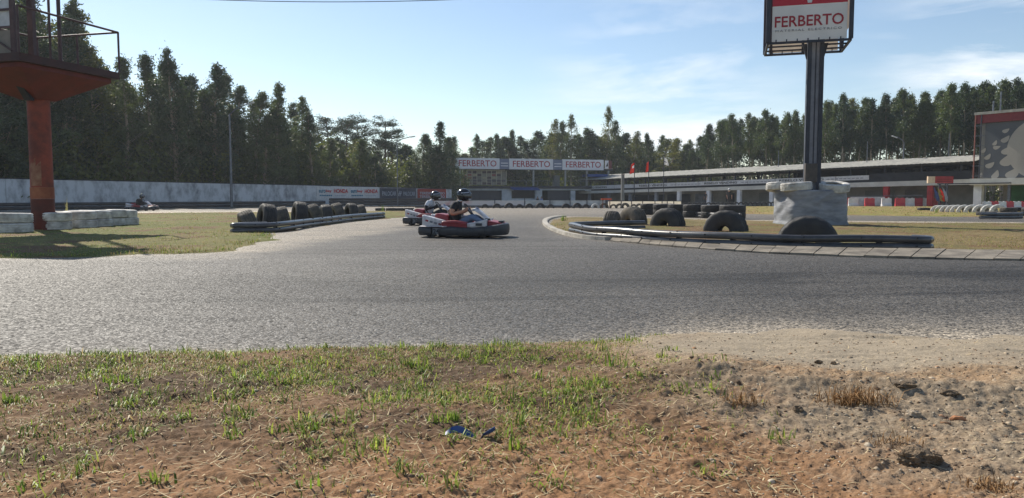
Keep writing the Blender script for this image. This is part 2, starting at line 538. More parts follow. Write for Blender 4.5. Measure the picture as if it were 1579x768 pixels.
TRK = [gp(*p)[:2] for p in ((-600, 330), (-100, 325.5), (0, 324.5), (240, 322.5), (480, 319), (600, 317), (680, 316))] + [(-6, 105), (30, 112), (60, 70), (90, 40), (40, 4), (9, 2.5), (-9, 2.5), (-60, 20)]
st_ = sdist(ax, ay, TRK)
az_ = gz(ax, ay) + np.where(st_ < 0.2, -0.2 * ss(0.2, -0.6, st_), 0)
az_ += 0.012 * (fbm(ax / 1.3, ay / 1.3, 2, 31) - 0.5)
V = np.stack([ax, ay, az_], 1)
q = grid_quads(NU, NY, st_ > -1.2)
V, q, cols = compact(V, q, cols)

m = bpy.data.materials.new('coarse_asphalt'); m.use_nodes = True
n, l = m.node_tree.nodes, m.node_tree.links
p = n['Principled BSDF']
a = n.new('ShaderNodeAttribute'); a.attribute_name = 'Col'
t = n.new('ShaderNodeTexCoord')
vo = n.new('ShaderNodeTexVoronoi'); vo.inputs['Scale'].default_value = 58
vo2 = n.new('ShaderNodeTexVoronoi'); vo2.inputs['Scale'].default_value = 105
no = n.new('ShaderNodeTexNoise'); no.inputs['Scale'].default_value = 14; no.inputs['Detail'].default_value = 6
for x in (vo, vo2, no): l.new(t.outputs['Object'], x.inputs['Vector'])
sepc = n.new('ShaderNodeSeparateColor'); l.new(vo.outputs['Color'], sepc.inputs[0])
mr1 = n.new('ShaderNodeMapRange'); mr1.inputs['To Min'].default_value = 0.15; mr1.inputs['To Max'].default_value = 2.1
l.new(sepc.outputs[0], mr1.inputs['Value'])
mx = n.new('ShaderNodeMixRGB'); mx.blend_type = 'MULTIPLY'; mx.inputs[0].default_value = 1
l.new(a.outputs['Color'], mx.inputs[1]); l.new(mr1.outputs[0], mx.inputs[2])
mr2 = n.new('ShaderNodeMapRange'); mr2.inputs['From Min'].default_value = 0.3; mr2.inputs['From Max'].default_value = 0.7
mr2.inputs['To Min'].default_value = 0.7; mr2.inputs['To Max'].default_value = 1.25
l.new(no.outputs['Fac'], mr2.inputs['Value'])
mx2 = n.new('ShaderNodeMixRGB'); mx2.blend_type = 'MULTIPLY'; mx2.inputs[0].default_value = 1
l.new(mx.outputs[0], mx2.inputs[1]); l.new(mr2.outputs[0], mx2.inputs[2])
l.new(mx2.outputs[0], p.inputs['Base Color'])
mr3 = n.new('ShaderNodeMapRange'); mr3.inputs['To Min'].default_value = 0.5; mr3.inputs['To Max'].default_value = 0.95
l.new(sepc.outputs[1], mr3.inputs['Value']); l.new(mr3.outputs[0], p.inputs['Roughness'])
ad = n.new('ShaderNodeMath'); ad.operation = 'MULTIPLY_ADD'; ad.inputs[1].default_value = 0.5
l.new(vo2.outputs['Distance'], ad.inputs[0]); l.new(vo.outputs['Distance'], ad.inputs[2])
bp = n.new('ShaderNodeBump'); bp.invert = True; bp.inputs['Strength'].default_value = 0.8; bp.inputs['Distance'].default_value = 0.007
l.new(ad.outputs[0], bp.inputs['Height']); l.new(bp.outputs[0], p.inputs['Normal'])
p.inputs['Specular IOR Level'].default_value = 0.26
tag(link('track', mesh_np('track', V, q, None, cols, m, True)), kind='structure')

# ---- the near verge: dirt, sand and gravel in real relief
NU, NY = 1000, 460
vx, vy = polar_grid(-1.15, 1.15, NU, 1.55, 6.6, NY)
sv = sdist(vx, vy, VERGE) + (fbm(vx * 2.2, vy * 2.2, 5, 40) - 0.5) * (0.30 + 0.35 * ss(0.6, 1.4, vx))
rightm = ss(0.55, 1.25, vx + (fbm(vx * 1.6, vy * 1.6, 3, 51) - 0.5) * 1.0)
sandm = rightm * ss(3.55, 4.25, vy + (fbm(vx * 2, vy * 2, 3, 53) - 0.5) * 0.9)
gravm = ss(0.7, 1.5, vx + 0.35 * (vy - 2.9) + (fbm(vx * 2.1, vy * 2.1, 4, 57) - 0.5) * 1.3)
tanm = ss(3.05, 2.55, vy - 0.25 * vx + (fbm(vx * 1.7, vy * 1.7, 4, 59) - 0.5) * 1.0) * ss(-2.0, -0.4, vx + (fbm(vx, vy, 2, 60) - 0.5) * 1.5)
rough_amp = (1 - 0.75 * sandm)
clod = np.clip(fbm(vx * 9, vy * 9, 3, 71) - 0.55, 0, 1) * 0.055
fine = (fbm(vx * 26, vy * 26, 3, 75) - 0.5) * 0.020 + (fbm(vx * 75, vy * 75, 2, 79) - 0.5) * 0.010
vz = 0.055 * (1 - np.exp(-np.clip(sv, 0, 9) / 0.3)) - 0.03 * ss(0.02, -0.12, sv)
vz += np.where(sv > 0, 1, 0.2) * ss(-0.02, 0.3, sv) * ((fbm(vx / 0.9, vy / 0.9, 3, 61) - 0.45) * 0.11 + (clod + fine) * rough_amp)
vz += ss(0, 0.2, sv) * sandm * (fbm(vx * 0.9, vy * 11, 3, 83) - 0.5) * 0.02
# one low windrow of loose dirt on the right
wr = np.exp(-((vy - (3.55 + 0.10 * np.sin(vx * 2.3) - 0.05 * vx)) / 0.20) ** 2) * ss(0.2, 1.0, vx)
vz += wr * 0.055 * (0.5 + fbm(vx * 4, vy * 4, 3, 87))
soil = np.array(lin(88, 69, 51)); soil2 = np.array(lin(122, 95, 70))
tan = np.array(lin(148, 113, 82)); grey = np.array(lin(140, 125, 106)); sand = np.array(lin(156, 144, 126)); darkc = np.array(lin(96, 80, 66))
b1 = ss(0.35, 0.68, fbm(vx * 3.1, vy * 3.1, 5, 90))[:, None]
vc = soil * (1 - b1) + soil2 * b1
vc = vc * (1 - tanm[:, None]) + (tan * (0.86 + 0.2 * b1)) * tanm[:, None]
b2 = ss(0.4, 0.62, fbm(vx * 2.3, vy * 2.3, 5, 93))[:, None]
gm = np.clip(gravm, 0, 1)[:, None]
vc = vc * (1 - gm) + (grey * (1 - b2) + np.array(lin(150, 126, 100)) * b2) * gm
vc = vc * (1 - sandm[:, None]) + sand * (0.88 + 0.2 * fbm(vx * 3, vy * 16, 4, 97))[:, None] * sandm[:, None]
ck = (ss(0.02, 0.07, clod) * (1 - 0.6 * sandm) * 0.35)[:, None]
vc = vc * (1 - ck) + darkc * ck
sp = ss(0.68, 0.82, vnoise(vx * 70, vy * 70, 99))[:, None] * 0.30 * (0.4 + 0.6 * gm)
vc = (vc * (1 - sp) + np.array(lin(205, 188, 165)) * sp) * np.array([0.93, 0.91, 0.875])
VERGE_V = np.stack([vx, vy, vz], 1)
q = grid_quads(NU, NY, sv > -0.5)
V2, q, vc2 = compact(VERGE_V, q, vc)
M_DIRT = attr_mat('verge_dirt', 0.97, 120, 0.68, 1.30, 0.5, 220, bdist=0.006)
tag(link('dirt_verge', mesh_np('dirt_verge', V2, q, None, vc2, M_DIRT, True)), kind='structure')
def verge_z(x, y):
    """height of the verge at scattered points (nearest grid vertex)"""
    x = np.asarray(x, float); y = np.asarray(y, float)
    j = np.clip(np.rint(np.log(y / 1.55) / np.log(6.6 / 1.55) * (NY - 1)), 0, NY - 1).astype(int)
    i = np.clip(np.rint((x / y + 1.15) / 2.3 * (NU - 1)), 0, NU - 1).astype(int)
    return vz[j * NU + i]

# ---- grass surfaces standing a little above the asphalt
def patch(name, poly, u0, u1, nu, y0, y1, ny, h, ca, cb, cc, seed, jit=0.5, relief=0.04):
    x, y = polar_grid(u0, u1, nu, y0, y1, ny)
    s = sdist(x, y, poly) + (fbm(x * 1.3, y * 1.3, 4, seed) - 0.5) * jit
    z = gz(x, y) + h * (1 - np.exp(-np.clip(s, 0, 9) / 0.25)) - 0.04 * ss(0.02, -0.2, s)
    z += ss(0, 0.4, s) * ((fbm(x / 1.5, y / 1.5, 3, seed + 1) - 0.5) * relief + (fbm(x * 7, y * 7, 3, seed + 2) - 0.5) * relief * 0.8)
    t1 = ss(0.36, 0.62, fbm(x * 0.55, y * 0.55, 5, seed + 4))[:, None]
    t2 = ss(0.55, 0.70, fbm(x * 1.1, y * 1.1, 5, seed + 6))[:, None]
    c = np.array(ca) * (1 - t1) + np.array(cb) * t1
    c = c * (1 - t2) + np.array(cc) * t2
    c *= (0.78 + 0.44 * fbm(x * 9, y * 9, 3, seed + 8))[:, None]
    V = np.stack([x, y, z], 1)
    q = grid_quads(nu, ny, s > -0.4)
    V, q, c = compact(V, q, c)
    return tag(link(name, mesh_np(name, V, q, None, c, MATS['turf'], True)), kind='structure')
attr_mat('turf', 0.95, 45, 0.65, 1.35, 0.7, 60, bdist=0.03)
GA, GB, GC = lin(102, 104, 52), lin(118, 110, 64), lin(112, 88, 62)
patch('grass_infield', LEFTGRASS, -1.1, -0.10, 420, 10.5, 52, 300, 0.045, GA, GB, GC, 110, 0.85, 0.05)
patch('grass_island', ISLAND, 0.0, 1.1, 420, 11, 38, 300, 0.05, lin(108, 100, 60), lin(124, 108, 74), lin(114, 90, 64), 130, 0.35, 0.05)
patch('grass_field', FARGRASS, 0.2, 1.0, 260, 34, 90, 140, 0.05, lin(130, 124, 66), lin(146, 128, 80), lin(136, 110, 76), 150, 0.8, 0.06)
# forest floors behind the left wall and behind the far buildings
def floor_sheet(name, pts, z, c):
    bm = bmesh.new(); bm.faces.new([bm.verts.new((x, y, z)) for x, y in pts])
    bmesh.ops.triangulate(bm, faces=bm.faces[:])
    me = bpy.data.meshes.new(name); bm.to_mesh(me); bm.free(); me.materials.append(c)
    return tag(link(name, me), kind='structure')
M_FLOOR = mat('leaf_litter', lin(92, 74, 50), 0.95, lin(66, 58, 36), 1.6, 0.6, 9)
floor_sheet('forest_floor', [(-52, 52), (-38.5, 57.5), (-22.6, 83), (-10, 96), (-12, 140), (-60, 150), (-120, 90), (-80, 40)], 0.02, M_FLOOR)

# ================================================================== materials of the built things
WHITEWALL = mat('weathered_whitewash', lin(196, 199, 204), 0.9, lin(96, 98, 104), 1.3, 0.4, 8, stretch=(1, 1, 0.6), lo=0.44, hi=0.74, detail=10)
CONC = mat('pale_concrete', lin(190, 184, 172), 0.9, lin(140, 134, 124), 2.0, 0.4, 20)
KERB = mat('kerb_concrete', lin(142, 133, 119), 0.92, lin(92, 85, 76), 2.4, 0.6, 30)
WHITE = mat('white_paint', lin(225, 226, 226), 0.6, lin(190, 192, 194), 1.5, 0.1)
OFFWHITE = mat('dirty_white_paint', lin(205, 206, 204), 0.75, lin(150, 152, 152), 1.2, 0.2)
DARK = mat('dark_opening', lin(44, 46, 52), 0.8, lin(30, 32, 38), 0.8)  # near-black put in for the shade of openings; coping and joints share it
GREYWALL = mat('grey_render', lin(128, 128, 124), 0.9, lin(104, 104, 102), 0.8, 0.2)
STEEL = mat('galvanised_steel', lin(120, 124, 130), 0.5, lin(92, 96, 104), 4, metal=0.6)
DKSTEEL = mat('dark_painted_steel', lin(52, 56, 68), 0.55, lin(38, 42, 54), 3, metal=0.2)
RUBBER = mat('black_rubber', lin(46, 46, 48), 0.72, lin(62, 60, 58), 5, 0.25, 40, spec=0.4)
OLDRUB = mat('dusty_rubber', lin(66, 64, 62), 0.82, lin(110, 102, 90), 3.0, 0.3, 30, spec=0.3)
WHITERUB = mat('white_painted_rubber', lin(214, 212, 206), 0.75, lin(150, 146, 140), 3.5, 0.3, 30)
PLASTIC = mat('black_plastic_pipe', lin(86, 86, 88), 0.30, lin(54, 54, 56), 2.0, 0.05, 30)
ROOF = mat('fibre_cement_roof', lin(176, 172, 160), 0.9, lin(134, 132, 126), 1.5, 0.3, 12)
REDP = mat('red_paint', lin(176, 42, 44), 0.55, lin(140, 34, 38), 2.0, 0.1)
ORANGE = mat('orange_paint', lin(214, 84, 44), 0.6)
DKRED = mat('dark_red_lettering', lin(158, 30, 48), 0.6, lin(150, 28, 44))
BLACKP = mat('black_lettering', lin(30, 30, 34), 0.7)
BLUEP = mat('blue_canopy', lin(46, 78, 140), 0.7, lin(36, 62, 116), 2)
GREENP = mat('green_wall', lin(46, 104, 66), 0.8, lin(36, 84, 54), 2)
RUST = mat('rusty_red_paint', lin(138, 64, 46), 0.75, lin(98, 48, 38), 2.2, 0.3, 25, lo=0.4, hi=0.62)
sheet_mat('sign_sheet', lin(232, 226, 214), 0.45)
sheet_mat('white_plastic_sheet', lin(240, 234, 222), 0.6)
BARK = mat('eucalyptus_bark', lin(182, 164, 140), 0.9, lin(116, 102, 86), 2.5, 0.4, 12, stretch=(1, 1, 0.25))
PINEBARK = mat('pine_bark', lin(104, 80, 64), 0.95, lin(66, 52, 44), 3, 0.6, 10)

# ================================================================== WHITE PERIMETER WALL on the left with banners
WL = [Vector((-60, 30, 0)), Vector((-37.6, 55.5, 0)), Vector((-21.9, 81.0, 0)), Vector((-7.9, 97.0, 0))]
wall = empty('perimeter_wall', (-37.6, 55.5, 0), 0, 'long whitewashed concrete wall with black stains below the dark left forest', 'wall')
WALL_H = 2.30
def seg_panels(a, b, n, h0, h1):
    d = (b - a); t = d.normalized(); nrm = Vector((t.y, -t.x, 0))
    for i in range(n):
        p = a + d * (i / n) + t * 0.008; q_ = a + d * ((i + 1) / n) - t * 0.008
        hh0 = h0 + (h1 - h0) * i / n; hh1 = h0 + (h1 - h0) * (i + 1) / n
        j = rng.uniform(-0.012, 0.012)
        o1 = nrm * (0.09 + j); o2 = nrm * -0.09
        zt = lambda v: v + Vector((0, 0, 0))
        mb = MB(); z = Vector((0, 0, -0.1))
        mb.hexa([p + o1 + z, q_ + o1 + z, q_ + o2 + z, p + o2 + z], [p + o1 + Vector((0, 0, hh0)), q_ + o1 + Vector((0, 0, hh1)), q_ + o2 + Vector((0, 0, hh1)), p + o2 + Vector((0, 0, hh0))])
        mb.build('wall_panel', WHITEWALL, wall, world=True)
        mb = MB(); mb.hexa([p + o1 * 1.3 + Vector((0, 0, hh0 + 0.004)), q_ + o1 * 1.3 + Vector((0, 0, hh1 + 0.004)), q_ + o2 * 1.3 + Vector((0, 0, hh1 + 0.004)), p + o2 * 1.3 + Vector((0, 0, hh0 + 0.004))],
                          [p + o1 * 1.3 + Vector((0, 0, hh0 + 0.08)), q_ + o1 * 1.3 + Vector((0, 0, hh1 + 0.08)), q_ + o2 * 1.3 + Vector((0, 0, hh1 + 0.08)), p + o2 * 1.3 + Vector((0, 0, hh0 + 0.08))])
        mb.build('wall_coping', DARK, wall, world=True)
seg_panels(WL[0], WL[1], 8, 2.3, 2.3)
seg_panels(WL[1], WL[2], 9, 2.3, 2.2)
seg_panels(WL[2], WL[3], 6, 2.2, 1.95)

def wall_point(px):
    """where the line of sight through px meets the wall"""
    u = (px - 789.5) / 1150 / 1.0
    for a, b in zip(WL[:-1], WL[1:]):
        d = b - a; den = d.x - u * d.y
        if abs(den) < 1e-9: continue
        t_ = (u * a.y - a.x) / den
        if -0.0001 <= t_ <= 1.0001: return a + d * t_, d.normalized()
    return None, None

def banner(px0, px1, z0, z1, m, name, label, off=0.16):
    (a, t_), (b, _) = wall_point(px0), wall_point(px1)
    t_ = (b - a).normalized(); nrm = Vector((t_.y, -t_.x, 0))
    a = a + nrm * off; b = b + nrm * off
    e = empty(name, (a.x, a.y, z0), 0, label, 'banner')
    mb = MB(); th = nrm * -0.03; N = 14
    ring0 = []
    for i in range(N + 1):
        p_ = a + (b - a) * (i / N) + nrm * 0.02 * math.sin(i * 2.1)
        ring0.append(p_)
    for i in range(N):
        p_, q_ = ring0[i], ring0[i + 1]
        mb.hexa([p_ + Vector((0, 0, z0)), q_ + Vector((0, 0, z0 + 0.02 * math.sin(i))), q_ + th + Vector((0, 0, z0)), p_ + th + Vector((0, 0, z0))],
                [p_ + Vector((0, 0, z1)), q_ + Vector((0, 0, z1)), q_ + th + Vector((0, 0, z1)), p_ + th + Vector((0, 0, z1))])
    mb.build('banner_sheet', m, e, world=True)
    return e, a + nrm * 0.035, b + nrm * 0.035, t_
UP = Vector((0, 0, 1))
BW = mat('banner_white', lin(206, 206, 208), 0.7); BD = mat('banner_slate', lin(50, 56, 74), 0.7); BR = mat('banner_red', lin(150, 52, 46), 0.7)
TEAL = mat('teal_lettering', lin(40, 120, 150), 0.7); HRED = mat('red_lettering', lin(190, 44, 50), 0.7); GREYL = mat('grey_lettering', lin(170, 176, 188), 0.7)
e, a, b, t_ = banner(488, 583, 0.62, 2.12, BW, 'white_banner', 'white banner with red HONDA lettering twice on the left wall')
L = (b - a).length
for s0 in (0.03, 0.53):
    o = a + (b - a) * s0
    lettering('euro', o + UP * 1.42, t_, UP, L * 0.10, 0.34, TEAL, e, 0.02)
    lettering('bay', o + t_ * L * 0.105 + UP * 1.42, t_, UP, L * 0.09, 0.38, HRED, e, 0.02)
    lettering('HONDA', o + t_ * L * 0.23 + UP * 1.40, t_, UP, L * 0.225, 0.46, HRED, e, 0.03)
    mb = MB()
    for i in range(7): mb.bar(o + t_ * L * (0.01 + 0.028 * i) + UP * 1.13, o + t_ * L * (0.03 + 0.028 * i) + UP * 1.13, 0.02, 0.14)
    mb.build('blue_underline', TEAL, e, world=True)
    mb = MB()
    for i in range(6): mb.bar(o + t_ * L * (0.245 + 0.03 * i) + UP * 1.13, o + t_ * L * (0.265 + 0.03 * i) + UP * 1.13, 0.02, 0.10)
    mb.build('small_print', GREYL, e, world=True)
e, a, b, t_ = banner(585, 641, 0.60, 2.02, BD, 'slate_banner', 'dark slate banner with grey lettering beside the red banner on the wall')
L = (b - a).length
lettering('PALOCAR', a + t_ * L * 0.06 + UP * 1.12, t_, UP, L * 0.37, 0.52, GREYL, e, 0.01)
lettering('PALOCAR', a + t_ * L * 0.63 + UP * 1.12, t_, UP, L * 0.33, 0.50, GREYL, e, 0.01)
mb = MB()
c0 = a + t_ * L * 0.53
mb.bar(c0 + t_ * -0.2 + UP * 1.1, c0 + t_ * 0.05 + UP * 1.7, 0.02, 0.08); mb.bar(c0 + t_ * 0.0 + UP * 1.05, c0 + t_ * 0.25 + UP * 1.65, 0.02, 0.08); mb.bar(c0 + t_ * -0.2 + UP * 1.38, c0 + t_ * 0.25 + UP * 1.38, 0.02, 0.07)
mb.build('emblem', GREYL, e, world=True)
e, a, b, t_ = banner(643, 687, 0.55, 1.98, BR, 'red_banner', 'red banner with pale block lettering at the wall end behind the helmets')
L = (b - a).length
for k_, zz in enumerate((1.28, 0.86)):
    lettering('TERESO', a + t_ * L * 0.06 + UP * zz, t_, UP, L * 0.42, 0.32, GREYL, e, 0.02)
    lettering('TERESO', a + t_ * L * 0.54 + UP * zz, t_, UP, L * 0.40, 0.32, GREYL, e, 0.02)

# ================================================================== WATCH TOWER on the left
TB = Vector((-13.03, 20.75, 0))
tower = empty('watch_tower', TB, 0, 'rusty red watch tower on one thick column with flared platform and railing', 'tower')
mb = MB()
ring = lambda r, z, n=20: [(TB.x + r * math.cos(2 * math.pi * i / n), TB.y + r * math.sin(2 * math.pi * i / n), z) for i in range(n)]
mb.loft([ring(0.29, 0.0), ring(0.29, 0.9)]); mb.build('column_foot', mat('black_red_paint', lin(70, 36, 30), 0.8, lin(96, 44, 32), 2, 0.2), tower, 'x', True)
mb = MB(); mb.loft([ring(0.293, 0.903), ring(0.293, 1.22)]); mb.build('column_band', mat('cream_patch', lin(150, 96, 66), 0.8, lin(120, 62, 44), 2.4, 0.2), tower, 'x', True)
mb = MB(); mb.loft([ring(0.282, 1.223), ring(0.278, 2.4), ring(0.278, 3.75)]); mb.build('column', RUST, tower, 'x', True)
mb = MB()
rg = [(TB.x + 0.288 * math.cos(a_), TB.y + 0.288 * math.sin(a_)) for a_ in np.linspace(R(-120), R(-60), 8)]
for (x0, y0), (x1, y1), j in zip(rg[:-1], rg[1:], range(7)):
    h = 1.82 + 0.05 * math.sin(j * 1.3) + (0.18 if j == 3 else 0)
    mb.hexa([(x0, y0, 1.26), (x1, y1, 1.26), (x1, y1 + .03, 1.26), (x0, y0 + .03, 1.26)], [(x0, y0, h), (x1, y1, h + 0.06), (x1, y1 + .03, h), (x0, y0 + .03, h)])
mb.build('peeled_paint_patch', mat('peeled_cream', lin(150, 116, 92), 0.8, lin(116, 66, 50), 4), tower, 'x', True)
e1 = Vector((0.8, 3.1, 0)).normalized(); e2 = Vector((-3.1, 0.8, 0)).normalized()
FC = Vector((-12.3, 18.9, 0)); RC = Vector((-11.42, 22.0, 0)); W2 = e2 * 2.9
crn = [FC, RC, RC + W2, FC + W2]
deck_z0, deck_z1 = 4.36, 4.56
mb = MB()
mb.loft([[c + UP * deck_z0 for c in crn], [c + UP * deck_z1 for c in crn]]); mb.build('platform_deck', mat('dark_red_steel', lin(70, 40, 38), 0.7, lin(56, 36, 36), 3), tower, False, True)
cc = (FC + RC + W2) / 1 - (FC + RC) / 2
cen = (crn[0] + crn[1] + crn[2] + crn[3]) / 4
mb = MB()
small = [TB + (c - cen).normalized() * 0.42 for c in crn]
inner = [cen + (c - cen) * 0.9 for c in crn]
mb.loft([[c + UP * 3.60 for c in small], [c + UP * (deck_z0 - 0.12) for c in inner], [c + UP * (deck_z0 - 0.002) for c in inner]])
mb.build('flared_head', mat('faded_red_paint', lin(112, 42, 40), 0.7, lin(88, 38, 38), 1.6, 0.2), tower, False, True)
mb = MB()
gx0 = TB + Vector((0.03, -0.46, 0))
mb.hexa([gx0 + Vector((-.09, -.05, 3.55)), gx0 + Vector((.09, -.05, 3.55)), gx0 + Vector((.09, .1, 3.55)), gx0 + Vector((-.09, .1, 3.55))],
        [gx0 + Vector((-.09, -.75, 4.3)), gx0 + Vector((.09, -.75, 4.3)), gx0 + Vector((.09, .1, 4.3)), gx0 + Vector((-.09, .1, 4.3))])
mb.build('gusset', DKSTEEL, tower, False, True)
rail_m = mat('rust_brown_rail', lin(92, 70, 70), 0.6, lin(70, 54, 56), 3, metal=0.3)
RT = 5.71
for i in range(4):
    p_, q_ = crn[i], crn[(i + 1) % 4]
    if i == 3:
        q_ = p_ + (q_ - p_) * 0.5
    mb = MB(); mb.tube([p_ + UP * RT, q_ + UP * RT], 0.03); mb.build('top_rail', rail_m, tower, True, True)
for c in (crn[0], crn[1], crn[2], (crn[1] + crn[2]) / 2):
    mb = MB(); mb.tube([c + UP * deck_z1, c + UP * RT], 0.03); mb.build('rail_post', rail_m, tower, True, True)
for px_, d_ in ((77, 21.6), (92, 20.6)):
    c = Vector((xat(px_, d_, 60), d_, 0))
    mb = MB(); mb.tube([c + UP * deck_z1, c + UP * 8.2], 0.035 if px_ == 77 else 0.05); mb.build('mast', rail_m, tower, True, True)
# mesh-panelled cabin at the platform's left half
cb = Vector((xat(20, 19.4, 40), 19.4, 0))
for i in range(3):
    c = cb + e2 * (0.9 * i); mb = MB(); mb.bar(c + UP * deck_z1, c + UP * 7.6, 0.10); mb.build('cabin_post', rail_m, tower, False, True)
mb = MB(); c = cb + e1 * 0.55; mb.bar(c + UP * deck_z1, c + UP * 7.6, 0.14); mb.build('cabin_post', rail_m, tower, False, True)
zs = (4.62, 5.22, 5.32, 5.70, 5.76, 6.55, 6.62, 7.5)
for j in range(0, 8, 2):
    for i in range(2):
        p_ = cb + e2 * (0.9 * i + 0.07); q_ = cb + e2 * (0.9 * i + 0.83)
        mb = MB(); mb.hexa([p_ + UP * zs[j], q_ + UP * zs[j], q_ + e1 * 0.03 + UP * zs[j], p_ + e1 * 0.03 + UP * zs[j]], [p_ + UP * zs[j + 1], q_ + UP * zs[j + 1], q_ + e1 * 0.03 + UP * zs[j + 1], p_ + e1 * 0.03 + UP * zs[j + 1]])
        mb.build('cabin_panel', BW if j else mat('grey_panel', lin(140, 130, 120), 0.8), tower, False, True)
    mb = MB(); mb.bar(cb + UP * (zs[j] - 0.03) + e1 * -0.03, cb + e2 * 1.8 + UP * (zs[j] - 0.03) + e1 * -0.03, 0.05); mb.build('cabin_rail', rail_m, tower, False, True)
mb = MB(); mb.bar(cb + UP * 4.68 + e1 * -0.06, cb + e2 * 0.88 + UP * 5.2 + e1 * -0.06, 0.04); mb.build('cabin_brace', rail_m, tower, False, True)
mb = MB()
rc = [cb + e1 * -0.2 - e2 * 0.2, cb + e1 * 1.6 - e2 * 0.2, cb + e1 * 1.6 + e2 * 2.0, cb + e1 * -0.2 + e2 * 2.0]
mb.loft([[c + UP * 7.6 for c in rc], [c + UP * 7.72 for c in rc]]); mb.build('cabin_roof', ROOF, tower, False, True)

# ================================================================== BIG FERBERTO SIGN on its pole, right
SB = Vector((xat(1251, 25.6), 25.6, 0))
sign = empty('pole_sign', SB, 0, 'tall pole sign with red and white FERBERTO box above wrapped base', 'sign')
# box corners (front left, front right, back right, back left) from the photo's edges
fl = at(1184, 66, 24.9); fr = at(1312, 58, 24.2); zb = fl.z
t_ = Vector((fr.x - fl.x, fr.y - fl.y, 0)).normalized(); bk = Vector((-t_.y, t_.x, 0))
W = math.hypot(fr.x - fl.x, fr.y - fl.y); D = 2.1; SH = 4.0
fl = Vector((fl.x, fl.y, zb)); P0 = fl; P1 = fl + t_ * W; P2 = P1 + bk * D; P3 = P0 + bk * D
SB2 = (P0 + P1 + P2 + P3) / 4
SB = Vector((xat(1251, 25.0), 25.0, 0)); sign.location = SB
SHEET = MATS['sign_sheet']
FR = DKSTEEL
def slab(name, m, o, r_, u_, w, h, th, parent, nrm=None):
    """a thin board: lower left corner o, right r_, up u_"""
    nr = r_.cross(u_).normalized()
    mb = MB(); a0 = [o, o + r_ * w, o + r_ * w + u_ * h, o + u_ * h]
    mb.loft([[p_ for p_ in a0], [p_ - nr * th for p_ in a0]])
    return mb.build(name, m, parent, False, True)
f_in = 0.12
slab('front_panel', sheet_mat('front_sheet', lin(226, 224, 222), 0.16), P0 + t_ * f_in + UP * 0.02, t_, UP, W - 2 * f_in, 1.13, 0.012, sign)
slab('red_panel', sheet_mat('red_sheet', lin(190, 34, 56), 0.15), P0 + t_ * f_in + UP * 1.155, t_, UP, W - 2 * f_in, 2.5, 0.012, sign)
slab('back_panel', SHEET, P2 - t_ * f_in + UP * 0.02, -t_, UP, W - 2 * f_in, SH - 0.1, 0.012, sign)
slab('side_panel', SHEET, P1 + bk * f_in + UP * 0.45, bk, UP, D - 2 * f_in, SH - 0.55, 0.012, sign)
for p_ in (P0, P1, P2, P3):
    mb = MB(); mb.box((p_.x, p_.y, zb + SH / 2 - (0.0 if p_ in (P2, P3) else 0.0)), (0.13, 0.13, SH), math.atan2(t_.y, t_.x)); mb.build('corner_post', FR, sign, False, True)
for zz in (0.0, SH):
    for p_, q_ in ((P0, P1), (P1, P2), (P2, P3), (P3, P0)):
        mb = MB(); mb.bar(p_ + UP * (zz - 0.03), q_ + UP * (zz - 0.03), 0.07); mb.build('frame_bar', FR, sign, False, True)
for k_ in (0.33, 0.68):
    mb = MB(); mb.bar(P0 + bk * D * k_ + UP * -0.02, P1 + bk * D * k_ + UP * -0.02, 0.05); mb.build('cross_bar', FR, sign, False, True)
for k_ in (0.08, 0.5):
    mb = MB(); mb.bar(P3 + t_ * W * k_ - bk * 0.06 + UP * 0.0, P3 + t_ * W * k_ - bk * 0.06 + UP * SH, 0.07); mb.build('stud', FR, sign, False, True)
for i in range(7):
    for P_ in (P0, P3):
        mb = MB(); c = P_ + t_ * W * (0.1 + 0.13 * i); mb.bar(c + UP * -0.06, c + UP * 0.08, 0.03); mb.build('clip', FR, sign, False, True)
nf = t_.cross(UP)
lettering('FERBERTO', P0 + t_ * W * 0.08 + UP * 0.47 + nf * 0.01, t_, UP, W * 0.83, 0.35, DKRED, sign, 0.012)
lettering('MATERIAL ELECTRICO', P0 + t_ * W * 0.09 + UP * 0.32 + nf * 0.01, t_, UP, W * 0.80, 0.07, mat('grey_print', lin(140, 140, 146), 0.7), sign, 0.0, 1.4, 'small_lettering')
mb = MB(); c = P0 + t_ * W * 0.5 + nf * 0.012
mb.loft([[c + t_ * -0.06 + UP * 1.20, c + t_ * 0.06 + UP * 1.20, c + t_ * 0.30 + UP * 2.3, c + t_ * -0.30 + UP * 2.3], [c + t_ * -0.06 + UP * 1.20 + nf * .006, c + t_ * 0.06 + UP * 1.20 + nf * .006, c + t_ * 0.30 + UP * 2.3 + nf * .006, c + t_ * -0.30 + UP * 2.3 + nf * .006]])
mb.build('white_emblem', WHITE, sign, False, True)
rz = math.atan2(t_.y, t_.x)
for s_ in (-1, 1):
    c = SB + t_ * 0.19 * s_
    mb = MB(); mb.box((c.x, c.y, zb / 2 + 0.3), (0.13, 0.46, zb + 0.6), rz); mb.build('pole_channel', FR, sign, False, True)
mb = MB(); c = SB + nf * 0.1; mb.box((c.x, c.y, zb / 2 + 0.25), (0.245, 0.06, zb + 0.5), rz); mb.build('pole_web', mat('pale_steel', lin(140, 142, 152), 0.55, lin(120, 120, 130), 3), sign, False, True)
mb = MB(); c = SB + nf * 0.145 + t_ * 0.01; mb.box((c.x, c.y, zb / 2 + 0.2), (0.03, 0.03, zb + 0.3), rz); mb.build('cable', FR, sign, False, True)
